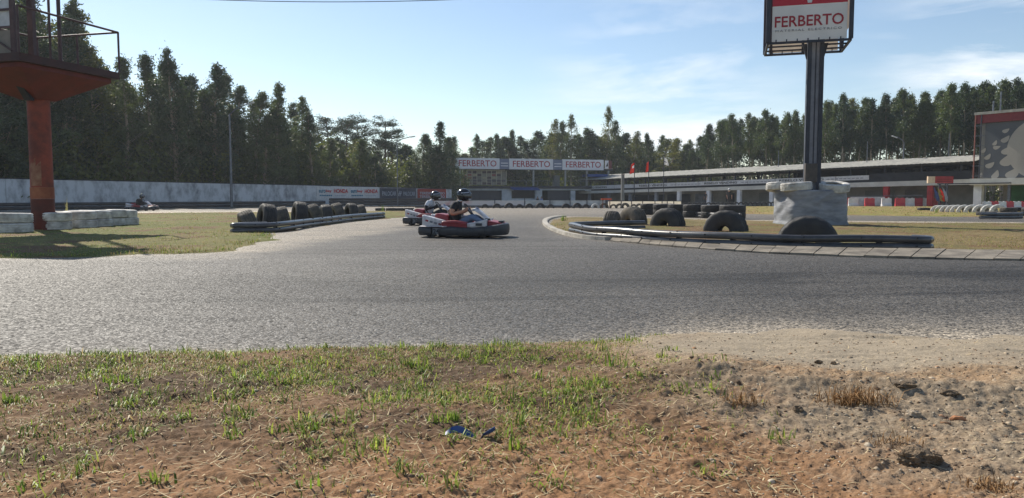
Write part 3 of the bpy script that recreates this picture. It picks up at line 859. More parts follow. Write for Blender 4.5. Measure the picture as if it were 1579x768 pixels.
for s_ in (-1, 1):
    c = SB + t_ * 0.31 * s_ ; mb = MB()
    mb.hexa([c + UP * (zb - .5) - t_ * .05 * s_, c + UP * (zb - .5) - t_ * .04 * s_, c + UP * (zb - .5) - t_ * .04 * s_ + bk * .1, c + UP * (zb - .5) - t_ * .05 * s_ + bk * .1],
            [c + UP * zb - t_ * .05 * s_, c + UP * zb + t_ * .09 * s_, c + UP * zb + t_ * .09 * s_ + bk * .1, c + UP * zb - t_ * .05 * s_ + bk * .1])
    mb.build('gusset', FR, sign, False, True)
mb = MB(); c = SB + nf * 0.22 - t_ * 0.06; mb.rbox((c.x, c.y, 1.75), (0.40, 0.14, 0.62), 0.02); mb.build('switch_box', mat('brown_box', lin(84, 76, 70), 0.7, lin(60, 56, 54), 4), sign, True, True)

# wrapped base round the pole: stacked tyres in white sheeting
NB = 72; rings = []
bz = np.concatenate([np.linspace(0.0, 1.17, 26), [1.185, 1.19]])
for zi, z in enumerate(bz):
    rg = []
    for i in range(NB):
        a_ = 2 * math.pi * i / NB
        ca, sa = math.cos(a_), math.sin(a_)
        w, d_ = 1.03, 0.90
        e_ = 5.0
        r = 1.0 / ((abs(ca) / w) ** e_ + (abs(sa) / d_) ** e_) ** (1 / e_)
        nz_ = float(fbm(np.array(a_ * 2.2 + z * 1.5), np.array(z * 2.6 + a_), 4, 200)) - 0.5
        fold = float(fbm(np.array(a_ * 1.1 + z * 0.9), np.array(z * 4.5 - a_ * 2.5), 4, 210)) - 0.5
        r += nz_ * 0.10 + fold * 0.08 - 0.05 * z + (0.03 if z < 0.1 else 0)
        if zi >= 26: r *= (0.93 if zi == 26 else 0.4)
        rg.append((SB.x + math.cos(a_ + 0.12) * r, SB.y + 0.1 + math.sin(a_ + 0.12) * r, z))
    rings.append(rg)
mb = MB(); mb.loft(rings)
o = mb.build_at('wrapped_tyre_base', mat('dirty_white_sheeting', lin(146, 148, 152), 0.65, lin(104, 106, 112), 1.4, 0.5, 9, stretch=(1, 1, 3)), tuple(SB), 'all')
tag(o, 'white sheet-wrapped block of tyres around the foot of the sign pole', 'tyre stack')

# ================================================================== CONTROL BUILDING behind the track
CA = Vector((xat(686, 110), 110, 0)); CBv = Vector((xat(945, 117), 117, 0))
ct = (CBv - CA).normalized(); cn = Vector((ct.y, -ct.x, 0)); CL = (CBv - CA).length
CZ = -0.75
ctrl = empty('control_building', (CA.x, CA.y, CZ), 0, 'control building with open deck and row of FERBERTO boards on top', 'building')
def cpx(px):
    u = (px - 789.5) / 1150
    den = (CBv - CA).x - u * (CBv - CA).y
    return ((u * CA.y - CA.x) / den) * CL
def cbox(name, m, x0, x1, z0, z1, y0=0.0, y1=0.2, parent=ctrl, world=True):
    """box on the control building's front: x along it, y behind the front"""
    p_ = lambda x, y, z: CA + ct * x - cn * y + UP * z
    mb = MB(); mb.hexa([p_(x0, y0, z0), p_(x1, y0, z0), p_(x1, y1, z0), p_(x0, y1, z0)], [p_(x0, y0, z1), p_(x1, y0, z1), p_(x1, y1, z1), p_(x0, y1, z1)])
    return mb.build(name, m, parent, False, True)
X = cpx
PALEB = mat('pale_blue_render', lin(196, 202, 210), 0.85, lin(160, 168, 178), 0.8, 0.2)
cbox('wall_pier', PALEB, X(686), X(706), CZ, 2.15)
cbox('back_wall', DARK, X(706) + .01, X(944), CZ, 2.0, 4.0, 4.2)
cbox('floor_slab', CONC, X(686) + .02, X(944), CZ - 0.1, CZ + 0.02, 0.21, 4.0)
cbox('lintel', PALEB, X(706) + .02, X(792), 1.95, 2.25, 0.01, 0.5)
cbox('lintel', PALEB, X(830), X(903), 2.0, 2.25, 0.01, 0.5)
cbox('lintel', PALEB, X(903) + .05, X(944), 1.9, 2.2, 0.01, 0.5)
for a_, b_ in ((774, 789), (825, 836), (880, 887)):
    cbox('wall_pier', PALEB, X(a_), X(b_), CZ, 1.94 if a_ != 825 else 2.24, 0.02, 0.5)
cbox('kiosk_sill', PALEB, X(789) + .02, X(825) - .02, CZ, 0.75, 0.03, 0.3)
cbox('kiosk_window', DARK, X(790) + .02, X(823), 0.752, 1.9, 0.25, 0.3)
cbox('opening_shade', mat('opening_shade_and_beam', lin(52, 58, 70), 0.6, lin(44, 48, 58), 2), X(724), X(773), CZ + .03, 1.94, 0.45, 0.5)  # dark sheets standing in for the shade inside the openings
cbox('opening_shade', MATS['opening_shade_and_beam'], X(846), X(879), CZ + .03, 1.98, 0.48, 0.53)
for k_ in (0.33, 0.66):
    cbox('opening_divider', DARK, X(724) + (X(773) - X(724)) * k_, X(724) + (X(773) - X(724)) * k_ + 0.06, CZ + .03, 1.9, 0.42, 0.449)
cbox('deck', mat('dark_deck', lin(58, 60, 68), 0.8), X(688), X(944), 2.26, 2.62, -0.3, 5.0)
# deck rail
cbox('deck_rail', STEEL, X(706), X(944), 3.38, 3.43, -0.25, -0.2)
for i in range(15):
    x = X(706) + (X(943) - X(706)) * i / 14
    cbox('deck_rail_post', STEEL, x - .025, x + .025, 2.622, 3.378, -0.25, -0.2)
cbox('deck_box', OFFWHITE, X(687), X(694), 2.63, 3.9, 0.2, 1.2)
for i in range(3):
    cbox('bench_slat', mat('cream_slat', lin(196, 190, 160), 0.8), X(695), X(709), 2.72 + i * 0.22, 2.88 + i * 0.22, -0.1 + .1 * i, -0.02 + .1 * i)
# blue canopy
p_ = lambda x, y, z: CA + ct * x - cn * y + UP * z
mb = MB(); mb.hexa([p_(X(786), -1.6, 2.0), p_(X(828), -1.6, 1.95), p_(X(828), 0, 2.27), p_(X(786), 0, 2.3)], [p_(X(786), -1.6, 2.08), p_(X(828), -1.6, 2.03), p_(X(828), 0, 2.5), p_(X(786), 0, 2.5)])
mb.build('canopy', BLUEP, ctrl, False, True)
# scoreboard on the deck: frame with lap boards
cbox('scoreboard_back', mat('scoreboard_grey', lin(150, 146, 132), 0.8, lin(120, 118, 110), 1), X(722), X(783), 2.75, 4.95, 0.9, 1.0)
for i in range(8):
    for j in range(5):
        x = X(723) + (X(782) - X(723)) * i / 8
        if rng.random() < 0.8:
            cbox('score_plate', [mat('plate_dark', lin(84, 72, 78), 0.8), mat('plate_tan', lin(176, 166, 140), 0.8), mat('plate_red', lin(140, 76, 76), 0.8)][int(rng.choice([0, 0, 0, 1, 2]))],
                 x + 0.08, x + (X(782) - X(723)) / 8 - 0.06, 2.86 + j * 0.42, 3.14 + j * 0.42, 0.85, 0.899)
cbox('score_rail', mat('cream_rail', lin(210, 204, 180), 0.7), X(722), X(781), 4.96, 5.06, 0.88, 1.0)
for i in range(9):
    x = X(722) + (X(783) - X(722)) * i / 8
    cbox('score_divider', MATS['cream_rail'], x - .03, x + .03, 2.76, 4.955, 0.82, 0.848)
for px_ in (692, 710, 823, 872, 905, 938):
    cbox('deck_column', mat('grey_column', lin(150, 152, 150), 0.8), X(px_) - 0.13, X(px_) + 0.13, 2.625, 5.05, 0.1, 0.36)
cbox('roof_beam', MATS['opening_shade_and_beam'], X(686), X(944), 5.06, 5.30, 0.04, 0.5)
cbox('roof', ROOF, X(686), X(944), 5.31, 5.43, 0.0, 5.0)
# sign boards
zt, zl = 6.72, 5.12
BD2 = mat('signboard_white', lin(222, 222, 226), 0.6, lin(204, 204, 210), 1.0)
BG2 = mat('signboard_grey', lin(120, 128, 150), 0.7, lin(104, 112, 134), 1.0)
for a_, b_ in ((702, 770), (785, 852), (866.5, 929.5)):
    x0, x1 = X(a_), X(b_)
    o = cbox('sign_board', BD2, x0, x1, zl, zt, -0.16, -0.06)
    lettering('FERBERTO', p_(x0 + (x1 - x0) * 0.08, -0.166, zl + 0.37), ct, UP, (x1 - x0) * 0.85, 0.92, DKRED, ctrl, 0.008)
for a_, b_ in ((770, 785), (852, 866.5)):
    x0, x1 = X(a_) + .02, X(b_) - .02
    cbox('sign_infill', BG2, x0, x1, zl + .02, zt - .05, -0.10, -0.03)
    for zz in (5.55, 5.95):
        cbox('infill_stripe', BD2, x0 + .2, x1 - .15, zz, zz + 0.14, -0.13, -0.101)
cbox('end_board', mat('pink_board', lin(190, 150, 156), 0.7), X(690.5), X(701) - .02, zl + .1, zt - .1, -0.13, -0.06)
mb = MB(); c = p_((X(690) + X(701)) / 2, -0.15, 5.95)
mb.lathe([(0.28, -0.02), (0.44, -0.02), (0.44, 0.02), (0.28, 0.02)], c, 20, 'Y', True); mb.box(c, (0.6, 0.04, 0.12)); mb.build('round_emblem', DKRED, ctrl, False, True)
cbox('end_board', BD2, X(932), X(937), zl + .25, zt - .1, -0.13, -0.06)
cbox('end_board', mat('rust_board', lin(120, 70, 70), 0.8), X(937) + .02, X(942), zl + .25, zt - .1, -0.13, -0.06)
mb = MB(); c = p_(X(934.5), -0.16, 6.0)
mb.loft([[c + ct * -.2 - UP * .3, c + ct * .18 - UP * .3, c + ct * .2 + UP * .4], [c + ct * -.2 - UP * .3 + cn * .01, c + ct * .18 - UP * .3 + cn * .01, c + ct * .2 + UP * .4 + cn * .01]]); mb.build('wedge_emblem', BLACKP, ctrl, False, True)
cbox('upper_clutter_rail', STEEL, X(860), X(940), 4.2, 4.26, 2.0, 2.06)
cbox('blue_awning', BLUEP, X(905), X(935), 4.1, 4.5, -0.4, 2.2)
cbox('machine', mat('plant_grey', lin(110, 112, 110), 0.8), X(858), X(866), 2.63, 4.3, 1.0, 2.0)

# ================================================================== LONG GRANDSTAND
SA = Vector((xat(1498, 74), 74, 0)); SBp = Vector((xat(893, 118), 118, 0))
sd_ = SBp - SA; SLn = sd_.length; stt = sd_.normalized(); sn = Vector((-stt.y, stt.x, 0))
if sn.y > 0: sn = -sn          # towards the track
stand = empty('grandstand', (SA.x, SA.y, 0), 0, 'long low grandstand with grey sheet roof and white REBELO VENDING parapet', 'grandstand')
def sx(px):
    u = (px - 789.5) / 1150
    den = sd_.x - u * sd_.y
    return ((u * SA.y - SA.x) / den)
def spt(t, back, zA, zB):
    return SA + sd_ * t - sn * back + UP * (zA + (zB - zA) * t)
def sbox(name, m, t0, t1, b0, b1, z0, z1, parent=stand):
    """z0, z1 = (height at the right end, height at the left end)"""
    P = lambda t, b, z: spt(t, b, *z)
    mb = MB(); mb.hexa([P(t0, b0, z0), P(t1, b0, z0), P(t1, b1, z0), P(t0, b1, z0)], [P(t0, b0, z1), P(t1, b0, z1), P(t1, b1, z1), P(t0, b1, z1)])
    return mb.build(name, m, parent, False, True)
G0 = (-0.05, -0.85)
def off(z, d): return (z[0] + d, z[1] + d)
SLT, SLB = (2.74, 1.86), (2.20, 1.50)
sbox('front_slab', mat('slab_white', lin(206, 204, 196), 0.85, lin(176, 174, 168), 0.6), 0, 1, -0.1, 0.5, SLB, SLT)
sbox('deck', GREYWALL, 0, 1, 0.52, 5.5, off(SLB, .1), off(SLT, -.05))
sbox('ground_slab', CONC, 0, 1, -3.0, 5.5, off(G0, -.15), off(G0, .05))
sbox('rear_wall', mat('garage_wall', lin(150, 148, 140), 0.9, lin(120, 118, 112), 0.5), 0, 1, 3.4, 3.6, off(G0, .06), off(SLB, .09))
PAR0, PAR1 = (3.02, 2.12), (3.50, 2.66)
t_par = sx(1338)
npan = 12
for i in range(npan):
    t0 = t_par + (1 - t_par) * i / npan; t1 = t_par + (1 - t_par) * (i + 1) / npan
    sbox('parapet_board', BW, t0 + .0008, t1 - .0008, 0.0, 0.08, PAR0, PAR1)
def stand_text(body, pxa, pxb, m, k0=0.2, k1=0.8):
    ta, tb = sx(pxa), sx(pxb)
    h0 = PAR1[0] - PAR0[0]; h = h0 * (k1 - k0)
    oA = spt(ta, -0.006, PAR0[0] + h0 * k0, PAR0[1] + (PAR1[1] - PAR0[1]) * k0); oB = spt(tb, -0.006, PAR0[0] + h0 * k0, PAR0[1] + (PAR1[1] - PAR0[1]) * k0)
    r_ = (oB - oA)
    lettering(body, oA, r_, UP, r_.length, h, m, stand, 0.015, depth=0.01)
for a_, b_ in ((985, 1027), (1085, 1135), (1200, 1268), (903, 935)):
    stand_text('REBELO VENDING', a_, b_, BLACKP)
for a_, b_ in ((1033, 1080), (1141, 1194), (1272, 1330)):
    for k_ in range(9):
        ta, tb = sx(a_ + (b_ - a_) * (k_ + .1) / 9), sx(a_ + (b_ - a_) * (k_ + .8) / 9)
        sbox('small_print', mat('faint_print', lin(150, 150, 160), 0.8), tb, ta, -0.02, -0.002, off(PAR0, .16), off(PAR0, .26))
sbox('gap_shade', DARK, 0, 1, 0.1, 0.3, off(SLT, .005), off(PAR0, .1))  # dark strip in the gap under the boards, in place of its shade
# columns
for px_ in (1045.5, 1091, 1138, 1188, 1240, 1298):
    t = sx(px_); w = 0.24 / SLn
    sbox('column', mat('column_white', lin(214, 216, 220), 0.8, lin(184, 186, 192), 1), t - w, t + w, -0.05, 0.4, off(G0, .06), off(SLB, -.004))
for px_ in (905, 935, 968, 1008):
    t = sx(px_); w = 0.2 / SLn
    sbox('column', mat('column_grey', lin(120, 126, 136), 0.8), t - w, t + w, 0.3, 0.7, off(G0, .06), off(SLB, -.004))
for px_ in (1364, 1432):
    t = sx(px_); w = 0.27 / SLn
    sbox('red_column', REDP, t - w, t + w, -0.05, 0.4, off(G0, .06), off(SLB, -.004))
# garage doors behind the columns; dark sheets replace the shade inside openings
for a_, b_, m_ in ((1048, 1075, mat('glazing', lin(120, 126, 136), 0.3, lin(84, 90, 100), 2)), (1095, 1108, DARK), (1146, 1184, GREYWALL), (1196, 1234, GREYWALL), (1310, 1355, GREYWALL), (1372, 1425, GREYWALL), (940, 1000, DARK), (1005, 1040, DARK)):
    sbox('door_and_opening_shade', m_, sx(b_), sx(a_), 3.3, 3.395, off(G0, .07), off(SLB, -.35))
sbox('handrail', STEEL, sx(1425), sx(1308), -0.5, -0.44, (1.12, 0.7), (1.18, .76))
# upper storey: posts, back wall on the right half, roof sheets
RF0, RFB = (4.46, 3.60), (5.36, 4.55)
for i in range(15):
    t = 0.02 + 0.94 * i / 14; w = 0.07 / SLn
    zt_ = 0.25
    sbox('roof_post', DKSTEEL, t - w, t + w, 0.15, 0.29, off(SLT, .0), off(RF0, 0.0))
for i in range(8):
    t = 0.30 + 0.66 * i / 7; w = 0.16 / SLn
    sbox('rear_post', DKSTEEL, t - w, t + w, 5.0, 5.3, off(SLT, -.04), off(RFB, -0.05))
sbox('upper_back_wall', mat('dark_timber', lin(60, 54, 54), 0.9, lin(44, 42, 44), 0.7), 0, sx(1195), 4.7, 4.9, off(SLT, -.04), off(RFB, -.12))
sbox('upper_fascia', DARK, 0, t_par, 0.0, 0.1, off(SLT, .006), (3.6, 3.3))
for i in range(5):
    zz = i * 0.32
    sbox('tier_bench', mat('bench_concrete', lin(110, 106, 102), 0.9), 0.0, 0.98, 1.2 + i * 0.7, 1.85 + i * 0.7, off(SLT, -.03), off(SLT, .16 + zz * .5))
nsh = 44
for i in range(nsh):
    t0 = -0.005 + 1.0 * i / nsh; t1 = -0.005 + 1.0 * (i + 1) / nsh - 0.0006
    dz = rng.uniform(-0.012, 0.012)
    q0 = [spt(t0, -0.6, *off(RF0, dz)), spt(t1, -0.6, *off(RF0, dz)), spt(t1, 5.4, *off(RFB, dz)), spt(t0, 5.4, *off(RFB, dz))]
    mb = MB(); nn = 5
    top = []; V_ = []; Fc_ = []
    for k_ in range(nn + 1):
        tt = t0 + (t1 - t0) * k_ / nn; w_ = 0.035 * (k_ % 2)
        V_ += [spt(tt, -0.6, *off(RF0, dz + w_)), spt(tt, 5.4, *off(RFB, dz + w_)), spt(tt, -0.6, *off(RF0, dz + w_ - .05)), spt(tt, 5.4, *off(RFB, dz + w_ - .05))]
    for k_ in range(nn):
        a0 = k_ * 4
        Fc_ += [(a0, a0 + 4, a0 + 5, a0 + 1), (a0 + 2, a0 + 3, a0 + 7, a0 + 6), (a0, a0 + 2, a0 + 6, a0 + 4), (a0 + 1, a0 + 5, a0 + 7, a0 + 3)]
    Fc_ += [(0, 1, 3, 2), (nn * 4, nn * 4 + 2, nn * 4 + 3, nn * 4 + 1)]
    mb.add(V_, Fc_); mb.build('roof_sheet', ROOF, stand, False, True)
sbox('ceiling', mat('dark_ceiling', lin(70, 66, 64), 0.9), 0, .98, -0.5, 5.3, off(RF0, -.16), off(RF0, -.10))
# pale graffiti-like scrawl on the dark back wall: hung netting scraps
for i in range(46):
    px_ = 1342 + rng.random() * 112; t = sx(px_)
    if abs(px_ - 1400) < 6: continue
    h = rng.uniform(.08, .3); w = rng.uniform(.1, .35) / SLn; zc = rng.uniform(0.75, 1.35)
    sbox('hung_scrap', mat('scrap_grey', lin(120, 116, 112), 0.9), t - w, t + w, 4.6 + rng.random() * .03, 4.66, off(SLT, zc), off(SLT, zc + h))
sbox('stair_flight', CONC, sx(1122), sx(1097), 1.5, 2.4, (3.3, 3.0), (3.5, 3.15))

# ================================================================== PADDOCK BUILDING at the right edge
PA = Vector((xat(1499, 70), 70, 0)); PBv = Vector((xat(1690, 62), 62, 0))
pd_ = PBv - PA; PL = pd_.length; pt_ = pd_.normalized(); pn = Vector((pt_.y, -pt_.x, 0))
pad = empty('paddock_building', PA, 0, 'paddock building with red fascia and huge grey banner of pale leaf shapes', 'building')
pp = lambda x, back, z: PA + pt_ * x - pn * back + UP * z
def pbox(name, m, x0, x1, b0, b1, z0, z1, parent=pad):
    mb = MB(); mb.hexa([pp(x0, b0, z0), pp(x1, b0, z0), pp(x1, b1, z0), pp(x0, b1, z0)], [pp(x0, b0, z1), pp(x1, b0, z1), pp(x1, b1, z1), pp(x0, b1, z1)])
    return mb.build(name, m, parent, False, True)
def pz(py, d=69): return at(1500, py, d).z
zr = pz(176); zf = pz(188); zbt = pz(276)
pbox('upper_wall', GREYWALL, 0.3, PL, 0.6, 8.0, zbt + .1, zf)
pbox('red_fascia', mat('maroon_fascia', lin(128, 44, 48), 0.7), 0.0, PL, 0.0, 0.55, zf - .05, zr)
pbox('roof_edge', ROOF, -0.1, PL, -0.1, 8.2, zr + .003, zr + .25)
pbox('slab', MATS['slab_white'], -0.2, PL, -0.2, 8.0, zbt - .55, zbt + .05)
BNR = mat('grey_banner', lin(88, 92, 98), 0.75, lin(78, 82, 88), 0.5)
pbox('banner', BNR, 0.8, PL, 0.22, 0.28, zbt + .12, zf - .06)
LEAF = mat('pale_grey_print', lin(168, 162, 152), 0.8, lin(158, 152, 144), 0.5)
def flat_shape(name, pts, m, off_=0.215, parent=pad):
    mb = MB(); a0 = [pp(x, off_, z) for x, z in pts]; b0 = [pp(x, off_ + .012, z) for x, z in pts]
    mb.loft([a0, b0]); return mb.build(name, m, parent, False, True)
def ppx(px):
    u = (px - 789.5) / 1150; den = pd_.x - u * pd_.y
    return ((u * PA.y - PA.x) / den) * PL
leaves = [(1543, 202, 9, 25), (1543, 215, 12, 40), (1527, 220, 8, 60), (1530, 227, 9, 8), (1510, 231, 8, 50), (1517, 241, 10, 48), (1546, 232, 15, 42), (1548, 246, 22, 52), (1521, 254, 12, 30), (1530, 269, 13, 62), (1557, 267, 20, 42), (1507, 269, 7, 60)]
for px_, py_, ln, an in leaves:
    x0 = ppx(px_); z0 = pz(py_ - 0.0, 68.5); s_ = 68.5 / 1150
    P_ = []
    for k_ in range(14):
        a_ = 2 * math.pi * k_ / 14
        lx = ln * 0.55 * math.cos(a_); ly = ln * 0.30 * math.sin(a_) * (1.0 - 0.45 * math.cos(a_)) + (0.07 * ln * math.cos(2 * a_))
        ra = R(an); P_.append((x0 + (lx * math.cos(ra) - ly * math.sin(ra)) * s_ * 1.08, z0 + (lx * math.sin(ra) + ly * math.cos(ra)) * s_))
    flat_shape('leaf_print', P_, LEAF)
cx0 = ppx(1602); cz0 = pz(231, 68)
flat_shape('round_print', [(cx0 + 2.9 * math.cos(2 * math.pi * i / 40), min(zf - .1, cz0 + 2.75 * math.sin(2 * math.pi * i / 40))) for i in range(40)], LEAF, 0.213)
flat_shape('print_spike', [(ppx(1566), pz(196)), (ppx(1580), pz(190)), (ppx(1585), pz(203)), (ppx(1568), pz(206))], LEAF, 0.21)
for i, x in enumerate((0.05, 0.55)):
    mb = MB(); mb.tube([pp(x, -0.05, zbt - .5), pp(x, -0.05, zr)], 0.06); mb.build('scaffold_pole', mat('red_oxide_pole', lin(140, 84, 72), 0.7) if i == 0 else DKSTEEL, pad, True, True)
for zz in np.linspace(zbt + .3, zf - .3, 6):
    mb = MB(); mb.bar(pp(-0.1, -0.06, zz), pp(0.9, -0.06, zz), 0.06); mb.build('scaffold_bar', STEEL, pad, False, True)
pbox('ground_wall', MATS['garage_wall'], 0.5, PL, 5.0, 5.2, 0, zbt - .56)
pbox('green_wall', GREENP, 1.6, PL, 3.4, 3.6, 0.05, zbt - .56)
pbox('column', MATS['column_white'], 0.05, 0.75, 0.1, 0.6, 0, zbt - .553)
pbox('column', STEEL, ppx(1552), ppx(1552) + .22, -0.1, 0.1, 0, zbt - .553)
pbox('cable_tray', DKSTEEL, -3.0, ppx(1560), -0.5, -0.42, zbt - .45, zbt - .35)
for px_, h in ((1508, 1.4), (1519, 2.2)):
    mb = MB(); mb.tube([pp(ppx(px_), 2.0, zr), pp(ppx(px_), 2.0, zr + h)], 0.07); mb.build('roof_vent', STEEL, pad, True, True)

# ================================================================== LOW WHITE WALL and panels by the far bend
YW = 67.0
def lw_obj(name, px0, px1, z0, z1, m, label, d0=YW, d1=YW, th=0.12, cat='wall', grp=None):
    a = Vector((xat(px0, d0), d0, 0)); b = Vector((xat(px1, d1), d1, 0)); n_ = Vector((b.y - a.y, -(b.x - a.x), 0)).normalized() * -th
    if n_.y < 0: n_ = -n_
    mb = MB(); mb.hexa([a + UP * z0, b + UP * z0, b + n_ + UP * z0, a + n_ + UP * z0], [a + UP * z1, b + UP * z1, b + n_ + UP * z1, a + n_ + UP * z1])
    o = mb.build_at(name, m, (a.x, a.y, z0))
    return tag(o, label, cat, grp)
lowwall = empty('low_wall', (xat(660, YW), YW, 0), 0, 'low dirty white wall along the far bend behind half tyres', 'wall')
PINK = mat('faded_pink_white', lin(208, 200, 198), 0.85, lin(196, 150, 146), 0.9, 0.1, lo=0.5, hi=0.75)
edges = [660, 707, 763, 809, 848, 879, 905, 934]
for i, (a_, b_) in enumerate(zip(edges[:-1], edges[1:])):
    mb = MB(); x0, x1 = xat(a_, YW), xat(b_, YW)
    mb.box(((x0 + x1) / 2, YW, 0.30), (x1 - x0 - 0.02, 0.14, 0.62)); mb.build('wall_panel', PINK if i < 3 else OFFWHITE, lowwall, False, True)
    mb = MB(); mb.box((x1, YW - 0.1, 0.42), (0.07, 0.05, 0.86)); mb.build('post', DKSTEEL, lowwall, False, True)
    if 0 < i:
        mb = MB(); mb.box(((x0 + x1) / 2, YW, 0.635), (x1 - x0 - 0.1, 0.2, 0.04)); mb.build('cap', WHITE if i in (2, 3) else OFFWHITE, lowwall, False, True)
pf = empty('plastic_panel_fence', (xat(938, 66.0), 66, 0), 0, 'row of glowing white plastic sheet panels between dark posts by the track', 'fence')
ed = [937, 958, 974, 991, 1010, 1021, 1029, 1039, 1051]
for i, (a_, b_) in enumerate(zip(ed[:-1], ed[1:])):
    x0, x1 = xat(a_, 66), xat(b_, 66)
    mb = MB(); mb.box(((x0 + x1) / 2, 66, 0.30), (x1 - x0 - 0.07, 0.012, 0.56)); mb.build('sheet_panel', MATS['white_plastic_sheet'], pf, False, True)
    mb = MB(); mb.box((x1, 66, 0.31), (0.06, 0.06, 0.66)); mb.build('post', DKSTEEL, pf, False, True)
    mb = MB(); mb.box(((x0 + x1) / 2, 66, 0.61), (x1 - x0 - 0.06, 0.04, 0.04)); mb.build('rail', DKSTEEL, pf, False, True)
og = empty('orange_gantry', (xat(935, 64), 64, 0), 0, 'small orange bar on two dark legs before the white panels', 'barrier')
mb = MB(); mb.box((xat(935, 64), 64, 0.78), (0.92, 0.12, 0.13)); mb.build('crossbar', ORANGE, og, False, True)
for s_ in (-1, 1):
    mb = MB(); mb.box((xat(935, 64) + s_ * 0.3, 64, 0.355), (0.07, 0.07, 0.71)); mb.build('leg', mat('dark_orange_leg', lin(110, 56, 44), 0.8), og, False, True)

# black rails (flat plastic belts) along the base of walls
def belt(name, pts, h, label, m=PLASTIC, r=None, cat='barrier', n_rail=1, gap=0.02, rr=None):
    e = empty(name, (pts[0][0], pts[0][1], 0), 0, label, cat)
    r = h / n_rail / 2 - gap / 2
    for k_ in range(n_rail):
        zc = (k_ + 0.5) * h / n_rail + 0.01
        sec = [(r * 0.75 * math.cos(a_), zc + r * math.sin(a_)) for a_ in np.linspace(0, 2 * math.pi, 13)[:-1]]
        mb = MB(); mb.sweep(pts, sec); mb.build('rail', m, e, True, True)
    return e
belt('track_edge_rail', [Vector((xat(p_, 65.2), 65.2, 0)) for p_ in (640, 700, 760, 820, 880, 930)], 0.24, 'long black plastic rail at the foot of the far low white wall')
wl_pts = []
for px_ in (-60, 60, 180, 300, 420, 475):
    w_, tt = wall_point(px_); nn_ = Vector((tt.y, -tt.x, 0)); wl_pts.append(w_ + nn_ * 2.6)
belt('wall_foot_rail', wl_pts, 0.55, 'long low black barrier at the foot of the left whitewashed wall', mat('black_belt', lin(44, 44, 48), 0.6, lin(58, 54, 52), 1.5), n_rail=2)
wl_pts = []
for px_ in (482, 520, 560, 600, 640, 672):
    w_, tt = wall_point(px_); nn_ = Vector((tt.y, -tt.x, 0)); wl_pts.append(w_ + nn_ * 3.2)
belt('wall_foot_rail', wl_pts, 0.85, 'black belt barrier below the HONDA and slate banners', MATS['black_belt'], n_rail=3)

# ================================================================== TREES
LEAF_L = leaf_mat('eucalyptus_leaves', lin(58, 74, 54), lin(94, 106, 68), 0.30)
LEAF_P = leaf_mat('pine_needles', lin(44, 60, 42), lin(66, 84, 52), 0.15)
LEAF_U = leaf_mat('undergrowth_leaves', lin(64, 76, 40), lin(112, 116, 58), 0.35)
LEAF_Y = leaf_mat('olive_leaves', lin(78, 88, 44), lin(120, 118, 62), 0.35)

def leaf_quads(C, size, droop, r, wid=0.36):
    """leaf-shaped rhombs at the points C, hanging by droop"""
    n_ = len(C)
    ax_ = r.normal(size=(n_, 3)); ax_[:, 2] -= droop; ax_ /= np.linalg.norm(ax_, axis=1)[:, None]
    b_ = np.cross(ax_, r.normal(size=(n_, 3))); b_ /= np.linalg.norm(b_, axis=1)[:, None]
    L_ = size * r.uniform(0.6, 1.4, n_)[:, None]
    W_ = L_ * wid
    V_ = np.stack([C - ax_ * L_ * .5, C + b_ * W_ * .5, C + ax_ * L_ * .5, C - b_ * W_ * .5], 1).reshape(-1, 3)
    q_ = np.arange(n_ * 4).reshape(-1, 4)
    return V_, q_

